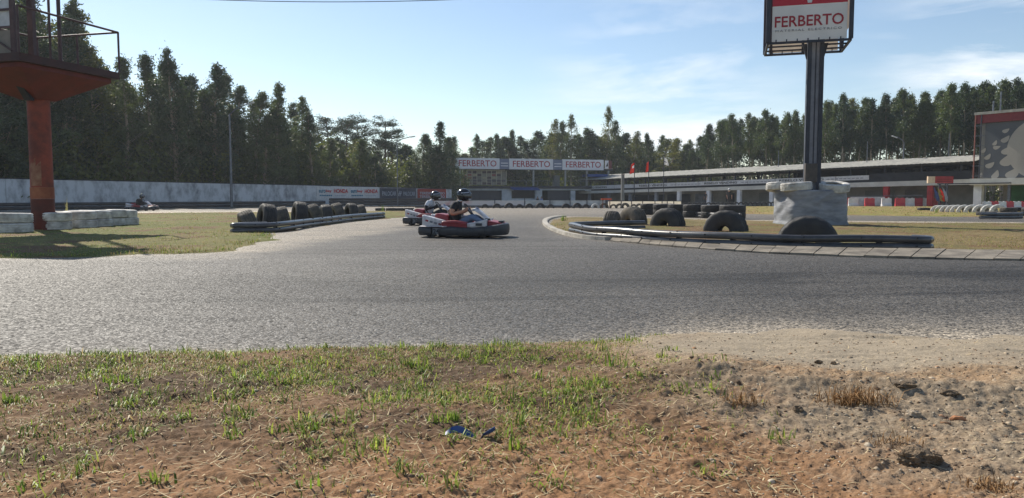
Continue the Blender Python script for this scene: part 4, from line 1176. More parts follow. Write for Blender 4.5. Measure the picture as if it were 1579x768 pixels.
def tree_variant(seed, style):
    r = np.random.default_rng(seed)
    H = 1.0    # the variant is made 16 m tall and scaled
    Ht = 16.0
    mb = MB()
    lean = r.normal(0, 0.25, 2)
    tz = np.linspace(0, Ht * 0.97, 9)
    wob = np.cumsum(r.normal(0, 0.07, (9, 2)), 0)
    path = [(lean[0] * (z / Ht) ** 2 * 2 + wob[i, 0], lean[1] * (z / Ht) ** 2 * 2 + wob[i, 1], z) for i, z in enumerate(tz)]
    r0 = {'spire': 0.20, 'mast': 0.15, 'pine': 0.24, 'loose': 0.17}[style]
    mb.tube(path, [r0 * (1 - 0.86 * z / Ht) + 0.012 for z in tz], 7)
    def axis(z):
        i = min(7, int(z / (Ht * .97) * 8)); f = z / (Ht * .97) * 8 - i
        a, b_ = np.array(path[i]), np.array(path[i + 1]); return a + (b_ - a) * f
    cl = []; rad = []
    if style == 'pine':
        nb = 34
        for i in range(nb):
            t_ = r.uniform(0.60, 1.0); z = Ht * t_; a_ = r.uniform(0, 2 * math.pi)
            rr = 3.0 * math.sqrt(max(0.04, 1 - ((t_ - .70) / .33) ** 2)) * r.uniform(0.35, 1.0)
            base = axis(min(z - rr * 0.35, Ht * .95)); end = np.array([base[0] + rr * math.cos(a_), base[1] + rr * math.sin(a_), z])
            mb.tube([base, (base + end) / 2 + np.array([0, 0, -.15]), end], [0.06, 0.045, 0.015], 5)
            for k_ in range(3):
                cl.append(end + r.normal(0, 0.35, 3) * np.array([1, 1, .45])); rad.append(r.uniform(.5, .85))
        per, size, droop, sq = 62, 0.26, -0.6, 0.5
    else:
        if style == 'spire': nb, t0, R0, per = 125, 0.08, 2.35, 66
        elif style == 'mast': nb, t0, R0, per = 60, 0.55, 1.6, 66
        else: nb, t0, R0, per = 66, 0.32, 2.1, 54
        for i in range(nb):
            t_ = t0 + (1 - t0) * r.uniform(0, 1) ** (0.85 if style != 'mast' else 0.75)
            s_ = (t_ - t0) / (1 - t0)
            if style == 'mast': env = min(1, s_ * 3 + .25) * (1 - s_) ** 0.5
            else: env = (1 - s_) ** 0.78 * (0.6 + 0.4 * min(1, s_ * 5)) + 0.06
            rr = R0 * env * (0.25 + 0.75 * math.sqrt(r.random())) * r.uniform(0.55, 1.5)
            a_ = r.uniform(0, 2 * math.pi); z = Ht * t_
            base = axis(max(0.3, min(z - rr * 0.9, Ht * .95))); end = np.array([base[0] + rr * math.cos(a_), base[1] + rr * math.sin(a_), min(z, Ht * 0.995)])
            if i % 2 == 0 and rr > 0.4:
                mb.tube([base, end], [0.035, 0.010], 4)
            cl.append(end); rad.append(r.uniform(0.35, 0.72) * (1.0 - 0.45 * s_))
        for k_ in range(7):   # feathery leaders at the top
            z = Ht * (1.0 - 0.022 * k_); cl.append(axis(min(z, Ht * .965)) + np.array([r.normal(0, .12), r.normal(0, .12), 0.35 - .03 * k_])); rad.append(0.20 + .03 * k_)
        size, droop, sq = 0.27, 0.9, 1.25
    cl = np.array(cl); rad = np.array(rad)
    idx = np.repeat(np.arange(len(cl)), np.maximum(8, (per * (rad / rad.mean()) ** 1.6)).astype(int))
    offp = r.normal(0, 0.55, (len(idx), 3)) * rad[idx][:, None]; offp[:, 2] *= sq
    C = cl[idx] + offp
    if style == 'mast':   # wisps along the bare trunk
        zz = r.uniform(2.5, Ht * .55, 150); pts = np.array([axis(z) for z in zz]) + r.normal(0, .45, (150, 3)); C = np.vstack([C, pts])
    V_, q_ = leaf_quads(C, size, droop, r)
    lm = {'pine': LEAF_P, 'spire': LEAF_L, 'mast': LEAF_L, 'loose': LEAF_Y if seed % 2 else LEAF_L}[style]
    return mb.mesh('trunk', PINEBARK if style == 'pine' else BARK, True, fix=False), mesh_np('crown', V_, q_, None, None, lm)

VAR = {'spire': [tree_variant(300 + i, 'spire') for i in range(7)], 'mast': [tree_variant(400 + i, 'mast') for i in range(6)],
       'loose': [tree_variant(500 + i, 'loose') for i in range(6)], 'pine': [tree_variant(600 + i, 'pine') for i in range(3)]}

SKY = [(-400, -120), (-200, -80), (0, -60), (60, -20), (112, -8), (135, 45), (165, 88), (200, 86), (235, 82), (270, 72), (300, 118), (330, 97), (360, 130), (392, 140), (425, 126), (445, 152), (466, 146), (487, 172), (505, 180), (540, 184), (560, 196), (595, 186), (620, 207), (650, 205), (678, 186), (698, 210), (715, 224), (740, 206), (770, 206), (790, 200), (820, 214), (845, 180), (860, 186), (880, 176), (905, 196), (935, 164), (950, 184), (970, 200), (1000, 205), (1040, 212), (1065, 214), (1090, 186), (1130, 176), (1180, 164), (1200, 172), (1240, 160), (1295, 138), (1340, 150), (1390, 132), (1420, 142), (1460, 126), (1500, 126), (1525, 118), (1560, 114), (1579, 118), (1750, 100), (1900, 100)]
SKX = [a for a, b in SKY]; SKYY = [b for a, b in SKY]
def sky_y(px): return float(np.interp(px, SKX, SKYY))

def plant(style, px, d, ytop, label, group, r, base=None, wide=1.0):
    x = (px - 789.5) / 1150 * d
    h = at(px, ytop, d).z
    zb_ = float(gz(x, d)) if base is None else base
    tm, cm = VAR[style][int(r.integers(len(VAR[style])))]
    s_ = (h - zb_) / 16.2
    e = empty({'pine': 'pine_tree'}.get(style, 'eucalyptus_tree'), (x, d, zb_ - 0.1), float(r.uniform(0, 6.28)), label, 'tree', group)
    w = wide * s_ ** 0.6 * r.uniform(0.9, 1.15)
    e.scale = (w, w, s_)
    link('trunk', tm, e); link('crown', cm, e)
    return e

tr = np.random.default_rng(77)
GL = 'dense eucalyptus trees behind the left wall'; LL = 'tall dark eucalyptus crowded into the dense wood behind the left wall'
def wall_d(px):
    return float(np.interp(px, [-400, 0, 240, 480, 690, 760], [40, 55.5, 68, 81, 97, 101]))
# skyline trees of the left wood
LABL = {60: 'very tall eucalyptus whose drooping crown rises behind the tower platform', 112: 'tall feathery eucalyptus seen just right of the tower masts', 270: 'eucalyptus with the sharpest highest tip in the left wood', 330: 'pointed eucalyptus standing clear of its neighbours above the lamp post',
        425: 'slim pointed eucalyptus near the right end of the tall left wood', 678: 'pointed dark eucalyptus just left of the first FERBERTO board'}
for px in (-120, -40, 18, 60, 112, 165, 200, 235, 270, 300, 330, 360, 392, 425, 445, 466, 487, 650, 678, 698):
    d = wall_d(px) + tr.uniform(3.5, 7)
    lab = LABL.get(px)
    plant('spire', px, d, sky_y(px), lab or LL, GL, tr, wide=1.2)
for px in list(np.linspace(-300, 700, 32)) + list(np.linspace(-280, 690, 30)) + list(np.linspace(-290, 695, 28)):
    px = px + tr.normal(0, 7); d = wall_d(px) + tr.uniform(2.5, 20)
    yt = min(sky_y(px - 9), sky_y(px + 9), sky_y(px)) + tr.uniform(6, 52) * (1.0 if px > 480 else 1.2)
    if px > 470: yt = max(yt, 203 + tr.uniform(0, 26))
    plant('spire' if tr.random() < 0.75 else 'loose', px, d, yt, LL, GL, tr, wide=1.4)
PIN = [(512, 180, 112), (538, 178, 108), (556, 181, 113), (593, 180, 112), (608, 200, 116)]
for i, (px, yt, d) in enumerate(PIN):
    plant('pine', px, d, yt, '%s round-topped pine from the left rising above the eucalyptus wood' % ORD[i], 'pines above the left wood', tr, wide=1.05)
# wood behind the control building
GC_ = 'eucalyptus trees behind the control building'; LC = 'eucalyptus in the wood behind the control building and its FERBERTO boards'
for px in (740, 770, 790, 845, 860, 880, 905, 935, 950, 970, 1000, 1018, 1040):
    plant('loose' if px in (845, 880, 935, 970) else 'spire', px, tr.uniform(134, 142), sky_y(px), {845: 'slender loose eucalyptus high above the gap between two FERBERTO boards', 935: 'tallest feathery eucalyptus in the middle, above the last FERBERTO board', 880: 'open-crowned slim eucalyptus just left of the tallest middle one'}.get(px, LC), GC_, tr)
for px in list(np.linspace(690, 1075, 24)) + list(np.linspace(696, 1080, 22)):
    px = px + tr.normal(0, 4); yt = sky_y(px) + tr.uniform(0, 24)
    yt = max(yt, 200 + tr.uniform(0, 10))
    plant('spire' if tr.random() < .6 else 'loose', px, tr.uniform(132, 160), yt, LC, GC_, tr, wide=1.85)
# plantation behind the grandstand: bare slender trunks below high crowns
GR_ = 'plantation eucalyptus behind the grandstand'; LR = 'slender bare-trunked eucalyptus in the plantation behind the grandstand'
def stand_d(px): return float(np.interp(px, [1040, 1100, 1200, 1300, 1400, 1500, 1620, 1800], [126, 118, 109, 100, 94, 89, 84, 78]))
for px in (1090, 1110, 1130, 1155, 1180, 1200, 1222, 1268, 1295, 1318, 1340, 1362, 1390, 1410, 1422, 1445, 1462, 1480, 1500, 1526, 1545, 1560, 1590, 1620):
    plant('mast', px, stand_d(px) + tr.uniform(0, 4), sky_y(px) + tr.uniform(0, 6), LR, GR_, tr)
for px in list(np.linspace(1060, 1660, 44)) + list(np.linspace(1064, 1650, 40)) + list(np.linspace(1058, 1640, 18)):
    px = px + tr.normal(0, 5); yt = min(sky_y(px - 8), sky_y(px + 8), sky_y(px)) + tr.uniform(6, 34)
    plant('mast' if tr.random() < .85 else 'loose', px, stand_d(px) + tr.uniform(2, 22), yt, LR, GR_, tr)

# undergrowth: one mass of shrub foliage low between the trunks
def undergrowth(name, label, pts, hts, n_, size, m, seed):
    r = np.random.default_rng(seed)
    pts = np.array(pts); seg = r.integers(0, len(pts) - 1, n_); f = r.random(n_)[:, None]
    base = pts[seg] + (pts[seg + 1] - pts[seg]) * f
    dep = r.uniform(0, 1, n_)
    nx = -(pts[seg + 1] - pts[seg])[:, 1]; ny = (pts[seg + 1] - pts[seg])[:, 0]
    ln_ = np.hypot(nx, ny); nx, ny = nx / ln_, ny / ln_
    fl = np.where(ny < 0, -1, 1); nx, ny = nx * fl, ny * fl
    x = base[:, 0] + nx * dep * hts[2]; y = base[:, 1] + ny * dep * hts[2]
    top = hts[0] + (hts[1] - hts[0]) * fbm(x / 2.2, y / 2.2, 3, seed) * (0.6 + 0.8 * dep)
    z = top * r.random(n_) ** 0.7 + gz(x, y)
    V_, q_ = leaf_quads(np.stack([x, y, z], 1), size, 0.3, r, 0.5)
    o = link(name, mesh_np(name, V_, q_, None, None, m))
    return tag(o, label, 'undergrowth', None, 'stuff')
undergrowth('undergrowth', 'dark shrubs and saplings filling the left wood above the wall', [(-66, 28), (-39.5, 57), (-23.5, 83), (-9.5, 99)], (2.0, 11.0, 18), 52000, 0.42, LEAF_U, 801)
undergrowth('undergrowth', 'dense shrubs below the eucalyptus behind the control building', [(-12, 128), (10, 130), (38, 126)], (2.0, 9.0, 26), 26000, 0.5, LEAF_U, 802)
undergrowth('undergrowth', 'brown green scrub between the bare trunks behind the grandstand', [(24, 132), (50, 98), (62, 84), (84, 70)], (1.0, 4.0, 26), 20000, 0.42, LEAF_Y, 803)
undergrowth('far_wood', 'far dark wood closing the gaps behind the grandstand plantation', [(18, 176), (56, 134), (78, 112), (112, 92)], (6.0, 12.5, 10), 34000, 0.6, LEAF_P, 804)
undergrowth('far_wood', 'far dark wood closing the gaps behind the control building', [(-24, 172), (10, 176), (52, 168)], (5.0, 10.5, 10), 26000, 0.6, LEAF_L, 805)
undergrowth('far_wood', 'far dark wood closing the gaps behind the left trees', [(-92, 62), (-60, 96), (-40, 118), (-20, 138)], (6.0, 13.0, 10), 34000, 0.6, LEAF_P, 806)

# ================================================================== TYRES
def tyre_profile():
    h = [(0.29, -0.10), (0.31, -0.132), (0.37, -0.146), (0.44, -0.148), (0.50, -0.136), (0.522, -0.118), (0.530, -0.095)]
    g = [(0.530, -0.085), (0.514, -0.080), (0.514, -0.066), (0.532, -0.061), (0.534, -0.032), (0.518, -0.028), (0.518, -0.014), (0.535, -0.009)]
    half = h + g
    other = [(r, -z) for r, z in reversed(half)]
    inner = [(0.33, 0.088), (0.44, 0.100), (0.495, 0.06), (0.495, -0.06), (0.44, -0.100), (0.33, -0.088)]
    return half + other + inner
def tyre_mesh(m, hole=1.0):
    f = lambda r: r if hole == 1.0 else 0.535 - (0.535 - r) * hole
    mb = MB(); mb.lathe([(f(r), h) for r, h in tyre_profile()], (0, 0, 0), 64, 'Z', True)
    np_ = len(tyre_profile())
    mb.v = [((x * .968, y * .968, z) if (math.hypot(x, y) > .51 and abs(z) > .06 and (i // np_) % 4 == 0) else (x, y, z)) for i, (x, y, z) in enumerate(mb.v)]
    return mb.mesh('tyre', m, True)
TR_OLD, TR_BLK = tyre_mesh(OLDRUB, 1.6), tyre_mesh(RUBBER, 1.6)
TY_OLD, TY_BLK, TY_WHT = tyre_mesh(OLDRUB), tyre_mesh(RUBBER), tyre_mesh(WHITERUB)
def tyre(me, loc, label, group, s=1.0, stand=None, tilt=0.0, spin=None, name='tyre', w=1.0):
    """lying flat, or standing with its axle along the angle stand (radians from +X)"""
    o = link(name, me)
    o.scale = (s, s, s * w)
    o.location = loc
    if stand is None:
        o.rotation_euler = (tilt, tilt * 0.6, random.uniform(0, 6))
    else:
        o.rotation_euler = (Matrix.Rotation(stand, 3, 'Z') @ Matrix.Rotation(math.pi / 2 + tilt, 3, 'Y')).to_euler()
    return tag(o, label, 'tyre', group)

# right island: five half-buried truck tyres
RI = [(944, 24.2, 0.95, 0.0, R(-22)), (976, 25.0, 1.04, 0.08, R(30)), (1030, 23.4, 1.06, 0.05, R(42)), (1120, 19.9, 1.08, 0.03, R(56)), (1247, 14.7, 1.10, 0.0, R(70))]
LBR = ['narrow truck tyre seen tread-on at the left end of the island row', 'second truck tyre on the island, leaning lit sidewall to the left', 'middle half-buried truck tyre of the five behind the island rail', 'fourth half-buried truck tyre on the island, left of the sign base', 'largest nearest half-buried truck tyre in front of the wrapped sign base']
for (px, d, s_, zc, an), lb in zip(RI, LBR):
    tyre(TR_OLD if px < 1000 else TR_BLK, (xat(px, d), d, zc), lb, 'half-buried tyres on the right island', s_, an, w=1.55)

# left barrier: half-buried tyres behind the black rails
LT = [(384, 22.6, 1.02, 0.02), (410, 25.2, 1.06, 0.16), (436, 27.2, 1.0, 0.08), (461, 28.6, 1.05, 0.22), (484, 30.4, 1.0, 0.14), (503, 32.6, 1.0, 0.10), (521, 34.8, 1.02, 0.14), (541, 37.0, 1.0, 0.12), (557, 39.0, 0.95, 0.06)]
for i, (px, d, s_, zc) in enumerate(LT):
    tyre(TY_OLD if i % 2 == 0 else TY_BLK, (xat(px, d), d, zc), '%s half-buried tyre from the near end behind the left black rail' % ORD[i], 'half-buried tyres behind the left rail', s_, R(28 + 6 * math.sin(i * 2.1)), tilt=(-.30, .14, -.2, .1, -.26, -.1, -.22, .05, -.15)[i], w=1.45)

# white tyres in stacks of two round the tower foot
WT = [(18, 19.3), (81, 21.0), (121, 22.2), (146, 23.1), (169, 23.9), (188, 24.5)]
for i, (px, d) in enumerate(WT):
    for k_ in range(2):
        tyre(TY_WHT, (xat(px, d) + random.uniform(-.03, .03), d + random.uniform(-.03, .03), 0.14 + 0.255 * k_ + 0.02),
             '%s white tyre of the %s stack from the left below the tower' % (('lower', 'upper')[k_], ORD[i]), 'white tyres stacked round the tower', 0.90, None, 0.03 if k_ else 0.0, w=0.96)
# two white tyres thrown on top of the wrapped base
for (dx, dy, dz, tl), lb in zip(((-0.62, -0.30, 1.30, 0.06), (0.62, -0.28, 1.29, -0.16), (-0.85, 0.45, 1.28, 0.1)), ('white tyre lying on top of the sign base, left of the pole', 'grey white tyre lying tilted on the sign base, right of the pole', 'pale tyre half hidden at the back left on top of the sign base')):
    tyre(TY_WHT, (SB.x + dx, SB.y + dy, dz), lb, 'tyres lying on the sign base', 0.94, None, tl)

# black tyres lying in a row behind the island
BR_ = [(1003, 40.5), (1024, 38.6), (1047, 36.8), (1072, 35.2), (1100, 33.8), (1130, 32.6)]
for i, (px, d) in enumerate(BR_):
    for k_ in range(2):
        tyre(TY_BLK, (xat(px, d), d, 0.16 + 0.29 * k_), '%s black tyre of the %s lying pair from the left behind the island' % (('lower', 'upper')[k_], ORD[i]), 'black tyres lying in pairs behind the island', 1.02 + .04 * (i % 2), None, 0.02)
# small half tyres at the foot of the far low wall
for i, px in enumerate((748, 766, 785, 801, 816, 833, 849, 873, 890, 904, 918, 932, 946, 956, 964, 978, 986)):
    s_ = 0.62 + 0.10 * ((i * 7) % 3)
    tyre(TY_WHT if i == 10 else (TY_OLD if i > 9 else TY_BLK), (xat(px, 64.2), 64.2 + 0.2 * (i % 2), 0.03), '%s small half-buried tyre from the left along the far low white wall' % ORD[i], 'half tyres along the far low wall', s_, R(95 + 8 * (i % 3)))
# row of small black standing tyres along the pit lane
for i in range(20):
    px = 1057 + i * 7.15; d = 91 - 0.25 * i
    tyre(TY_BLK, (xat(px, d), d, 0.36 + float(gz(xat(px, d), d))), '%s small black tyre from the left in the pit lane row' % ORD[i], 'black tyres along the pit lane', 0.66, R(60 + 10 * (i % 3)))
# white half tyres and a dark pile at the right edge
for i, px in enumerate((1446, 1453, 1461, 1470, 1478, 1488, 1500, 1513, 1526, 1540)):
    d = 46.5 - 0.35 * i
    tyre(TY_WHT, (xat(px, d), d, 0.06), '%s white half-buried tyre from the left in the right-hand row' % ORD[i], 'white half tyres in the right-hand row', 0.72 + .02 * i, R(50 + 3 * i))
for i, (px, d, k_, m_) in enumerate(((1520, 36.8, 0, TY_BLK), (1534, 37.4, 0, TY_OLD), (1552, 36.6, 0, TY_OLD), (1556, 36.8, 1, TY_OLD), (1573, 36.4, 0, TY_BLK), (1588, 36.6, 0, TY_BLK), (1590, 36.9, 1, TY_BLK), (1572, 38.0, 1, TY_BLK))):
    tyre(m_, (xat(px, d), d, 0.12 + 0.21 * k_), ('%s dark tyre lying in the pile at the right picture edge' % ORD[i]), 'dark tyres piled at the right edge', 0.72, None, 0.03)
tyre(TY_BLK, (xat(1425, 51), 51, 0.12), 'single black tyre lying alone on the far grass', None, 0.75, None, 0.0)
for i, px in enumerate((586, 603, 615, 630)):
    tyre(TY_BLK, (xat(px, 52.0), 52, 0.10), '%s flat black tyre from the left beyond the end of the left barrier' % ORD[i], 'flat black tyres beyond the left barrier', 0.66 + .05 * (i % 2), None, 0.0)

# ================================================================== PIPE RAILS of the near barriers
def pipe_barrier(name, ground_pts, label, back, bolts=True, r=0.066, zc=(0.075, 0.212), seg=0.8):
    pts = [gp(*p_) for p_ in ground_pts]
    dense = []
    for i in range(len(pts) - 1):      # Catmull-Rom through the points
        p0 = pts[max(i - 1, 0)]; p1 = pts[i]; p2 = pts[i + 1]; p3 = pts[min(i + 2, len(pts) - 1)]
        for k_ in range(10):
            t = k_ / 10
            dense.append(0.5 * ((2 * p1) + (p2 - p0) * t + (2 * p0 - 5 * p1 + 4 * p2 - p3) * t * t + (3 * p1 - p0 - 3 * p2 + p3) * t ** 3))
    dense.append(pts[-1])
    e = empty(name, dense[0], 0, label, 'barrier')
    for k_, z in enumerate(zc):
        mb = MB(); w_ = 0.012
        pth = [p_ + Vector((0, 0, z + 0.008 * math.sin(i * 0.31 + k_))) for i, p_ in enumerate(dense)]
        pth = back(pth, 0) + pth + back(pth, 1)
        mb.tube(pth, r, 12); rl = mb.build('rail', PLASTIC, e, True, True)
        if bolts:
            acc = 0.3
            for i in range(1, len(dense)):
                acc += (dense[i] - dense[i - 1]).length
                if acc > seg:
                    acc = 0
                    t_ = (dense[i] - dense[i - 1]).normalized(); nrm = Vector((t_.y, -t_.x, 0)); nrm = nrm if nrm.y < 0 else -nrm
                    c = dense[i] + Vector((0, 0, z)) + nrm * (r * 0.92) + UP * r * 0.35
                    mb = MB(); mb.tube([c - nrm * 0.02, c + nrm * 0.012], 0.016, 6); b_ = mb.build('bolt', BLACKP, rl)
                    b_.data.transform(Matrix.Translation(-Vector(e.location)))
    acc = 0.0; k_ = 0
    for i in range(1, len(dense)):
        acc += (dense[i] - dense[i - 1]).length
        if acc > 1.15:
            acc = 0; p_ = dense[i]; mb = MB(); mb.box((p_.x, p_.y + 0.02, 0.14), (0.10, 0.05, 0.27)); mb.build('spacer', mat('spacer_black', lin(36, 36, 38), 0.8), e, False, True)
    return e
def back_none(p, s_): return []
def back_left(p, s_):
    if s_ == 0:     # the near end turns back round the tyres
        a = p[0]; return [a + Vector((0.5, 1.0, 0)), a + Vector((0.05, 0.75, 0)), a + Vector((-0.12, 0.4, 0)), a + Vector((-0.10, 0.12, 0))]
    return []
pipe_barrier('pipe_barrier', ((362, 361), (400, 359.5), (437, 357), (486, 349), (535, 342.3), (592, 336.5)), 'black two-pipe barrier curving away in front of the left half-buried tyres', back_left)
def back_right(p, s_):
    if s_ == 0:
        a = p[0]; return [a + Vector((2.2, 1.9, 0)), a + Vector((0.9, 1.35, 0)), a + Vector((0.15, 0.7, 0)), a + Vector((-0.05, 0.25, 0))]
    a = p[-1]; return [a + Vector((0.10, 0.10, 0)), a + Vector((0.12, 0.3, 0)), a + Vector((0.0, 0.5, 0))]
pipe_barrier('pipe_barrier', ((884, 360), (905, 365), (940, 369), (1000, 374), (1100, 380.5), (1200, 384.5), (1300, 386.5), (1430, 388)), 'long black two-pipe barrier with shiny bolted pipes along the right island', back_right)
pipe_barrier('pipe_barrier', ((968, 325.5), (990, 328), (1030, 332), (1080, 336), (1142, 339)), 'black pipe barrier in front of the paired tyres behind the island', back_none, False)
pipe_barrier('pipe_barrier', ((1511, 338), (1545, 337.5), (1576, 337)), 'short grey pipe barrier before the dark tyre pile at the right edge', back_none, False)

# ================================================================== KERBS
kerb = tag(empty('kerb', gp(1300, 392)), kind='structure')
nearE = [(940, 372.0), (1000, 377.5), (1050, 381.8), (1100, 385.8), (1150, 389), (1200, 391.7), (1300, 395.8), (1400, 398.8), (1500, 401), (1579, 402.5), (1720, 404)]
farE = [(944, 371.0), (1004, 374.6), (1055, 378.0), (1107, 381.5), (1159, 384), (1211, 386), (1314, 388.4), (1416, 390), (1518, 391.4), (1598, 392.4), (1742, 394)]
NP = [gp(*p_) for p_ in nearE]; FP = [gp(*p_) for p_ in farE]
cum = [0.0]
for i in range(1, len(NP)): cum.append(cum[-1] + (NP[i] - NP[i - 1]).length)
def interp(P, s_):
    i = min(len(cum) - 2, max(0, int(np.searchsorted(cum, s_) - 1))); t = (s_ - cum[i]) / (cum[i + 1] - cum[i]); return P[i] + (P[i + 1] - P[i]) * t
s_ = 0.0
while s_ < cum[-1] - 0.4:
    ln = rng.uniform(0.31, 0.40)
    a0, a1 = interp(NP, s_ + 0.008), interp(NP, s_ + ln - 0.008); b0, b1 = interp(FP, s_ + 0.008), interp(FP, s_ + ln - 0.008)
    dz = rng.uniform(-0.008, 0.008); up0 = UP * (0.028 + dz); up1 = UP * (0.075 + dz + rng.uniform(-.006, .006))
    mb = MB(); mb.hexa([a0 - UP * .02, a1 - UP * .02, b1 - UP * .02, b0 - UP * .02], [a0 + up0, a1 + up0 + UP * rng.uniform(-.004, .004), b1 + up1, b0 + up1])
    mb.build('kerb_slab', KERB, kerb, False, True)
    s_ += ln
edge = tag(empty('island_kerb', gp(850, 346)), kind='structure')
EP = [gp(*p_) for p_ in ((938, 370.5), (905, 367.8), (880, 363.5), (860, 357.5), (847, 351), (841, 345.5), (841.5, 341), (848, 337.5), (860, 335.2), (880, 334.2))]
dn = []
for i in range(len(EP) - 1):
    p0, p1, p2, p3 = EP[max(i - 1, 0)], EP[i], EP[i + 1], EP[min(i + 2, len(EP) - 1)]
    for k_ in range(6):
        t = k_ / 6; dn.append(0.5 * ((2 * p1) + (p2 - p0) * t + (2 * p0 - 5 * p1 + 4 * p2 - p3) * t * t + (3 * p1 - p0 - 3 * p2 + p3) * t ** 3))
for i in range(0, len(dn) - 3, 3):
    seg_ = [dn[i], dn[i + 1], dn[i + 2], dn[i + 3] + (dn[i + 2] - dn[i + 3]) * 0.02]
    mb = MB(); mb.sweep(seg_, [(-0.10, -0.02), (0.10, -0.02), (0.10, 0.05), (0.06, 0.075), (-0.10, 0.08)]); mb.build('kerb_stone', CONC, edge, False, True)

# ================================================================== RED AND WHITE BLOCK BARRIERS
RW = mat('white_plastic_block', lin(224, 222, 220), 0.5, lin(200, 196, 192), 2); RRd = mat('red_plastic_block', lin(196, 58, 66), 0.5, lin(176, 60, 66), 2)
def block_mesh(m):
    mb = MB()
    sec = [(-0.24, 0.0), (0.24, 0.0), (0.24, 0.16), (0.13, 0.34), (0.09, 0.85), (-0.09, 0.85), (-0.13, 0.34), (-0.24, 0.16)]
    mb.sweep([Vector((-0.47, 0, 0)), Vector((0.47, 0, 0))], sec)
    for s_ in (-1, 1): mb.box((0.25 * s_, 0, 0.88), (0.16, 0.1, 0.06))
    return mb.mesh('block_barrier', m)
BLW, BLR = block_mesh(RW), block_mesh(RRd)
bl = [(1305, 'r', 80), (1316, 'w', 78), (1341, 'r', 77), (1367, 'w', 77.5), (1388, 'r', 78.5), (1402.5, 'w', 78.5), (1415, 'r', 78.8), (1428.5, 'w', 78.8), (1443, 'r', 79)]
for i, (px, c_, d) in enumerate(bl):
    o = link('block_barrier', BLW if c_ == 'w' else BLR, None, (xat(px, d), d, -0.02)); o.rotation_euler = (0, 0, random.uniform(-.12, .12) - 0.25)
    tag(o, '%s plastic block, %s from the left before the grandstand red columns' % ({'w': 'white', 'r': 'red'}[c_], ORD[i]), 'barrier', 'plastic blocks before the grandstand')
for i, px in enumerate((1522, 1533, 1545, 1556.5, 1568, 1580)):
    d = 62; c_ = 'wr'[i % 2]
    o = link('block_barrier', BLW if c_ == 'w' else BLR, None, (xat(px, d), d, 0.0)); o.rotation_euler = (0, 0, -0.1); o.scale = (0.7, 0.8, 0.68)
    tag(o, '%s plastic block, %s from the left below the leaf banner' % ({'w': 'white', 'r': 'red'}[c_], ORD[i]), 'barrier', 'plastic blocks below the leaf banner')
lw_obj('white_board_wall', 1312, 1364, 0.02, 0.98, OFFWHITE, 'plain white board wall behind the red and white blocks', 82, 80)

# ================================================================== POSTS, FLAGS, LAMPS, SMALL SIGN
def lamp_post(name, px, d, ztop, arm, label, r=0.09, base_z=0.0, grp=None):
    x = xat(px, d); e = empty(name, (x, d, base_z), 0, label, 'lamp post', grp)
    mb = MB(); mb.tube([(x, d, base_z), (x, d, (base_z + ztop) / 2), (x, d, ztop)], [r, r * .8, r * .6], 8); mb.build('post', STEEL, e, True, True)
    if arm:
        end = Vector((x + arm[0], d + arm[1], ztop + arm[2])); mb = MB(); mb.tube([(x, d, ztop - .05), (x + arm[0] * .3, d + arm[1] * .3, ztop + arm[2] * .42), end], 0.045, 6); mb.build('arm', STEEL, e, True, True)
        mb = MB(); M_ = Vector((arm[0], arm[1], arm[2] * .5)).to_track_quat('X', 'Z').to_matrix(); mb.rbox(end + Vector((arm[0], arm[1], 0)).normalized() * 0.25, (0.6, 0.22, 0.12), 0.04, 2, None, M_); mb.build('lamp_head', mat('pale_lamp', lin(200, 200, 198), 0.4), e, True, True)
    return e
lamp_post('lamp_post', 357, 68.5, at(357, 176, 68.5).z, (1.95, -0.5, 0.9), 'tall lamp post with a rising pale arm before the left wall', 0.14)
lp = lamp_post('lamp_post', 613, 86, at(613, 218, 86).z, (1.6, -0.3, 0.5), 'thin lamp post rising behind the slate banner in the left wood', 0.08)
lamp_post('lamp_post', 1391, 84, at(1391, 219, 84).z, (-0.7, 0.2, 0.6), 'thin lamp post with a bent arm above the grandstand roof', 0.06, 5)
for px, yt, lb in ((1199, 232, 'thin bare pole above the grandstand roof, left of the sign'), (1335, 218, 'thin bare pole above the grandstand, right of the sign'), (1460, 206, 'thin bare pole above the grandstand near the leaf banner')):
    d = 95 if px < 1300 else 86
    lamp_post('thin_pole', px, d, at(px, yt, d).z, None, lb, 0.06, 3.0)['category'] = 'pole'
x = xat(960, 76); e = empty('concrete_post', (x, 76, -0.1), 0, 'thick grey concrete post left of the three flags', 'post')
mb = MB(); mb.box((x, 76, 1.55), (0.30, 0.3, 3.3)); mb.build('shaft', GREYWALL, e, False, True)
mb = MB(); mb.box((x, 76, 3.26), (0.36, 0.36, 0.1)); mb.build('cap', CONC, e, False, True)
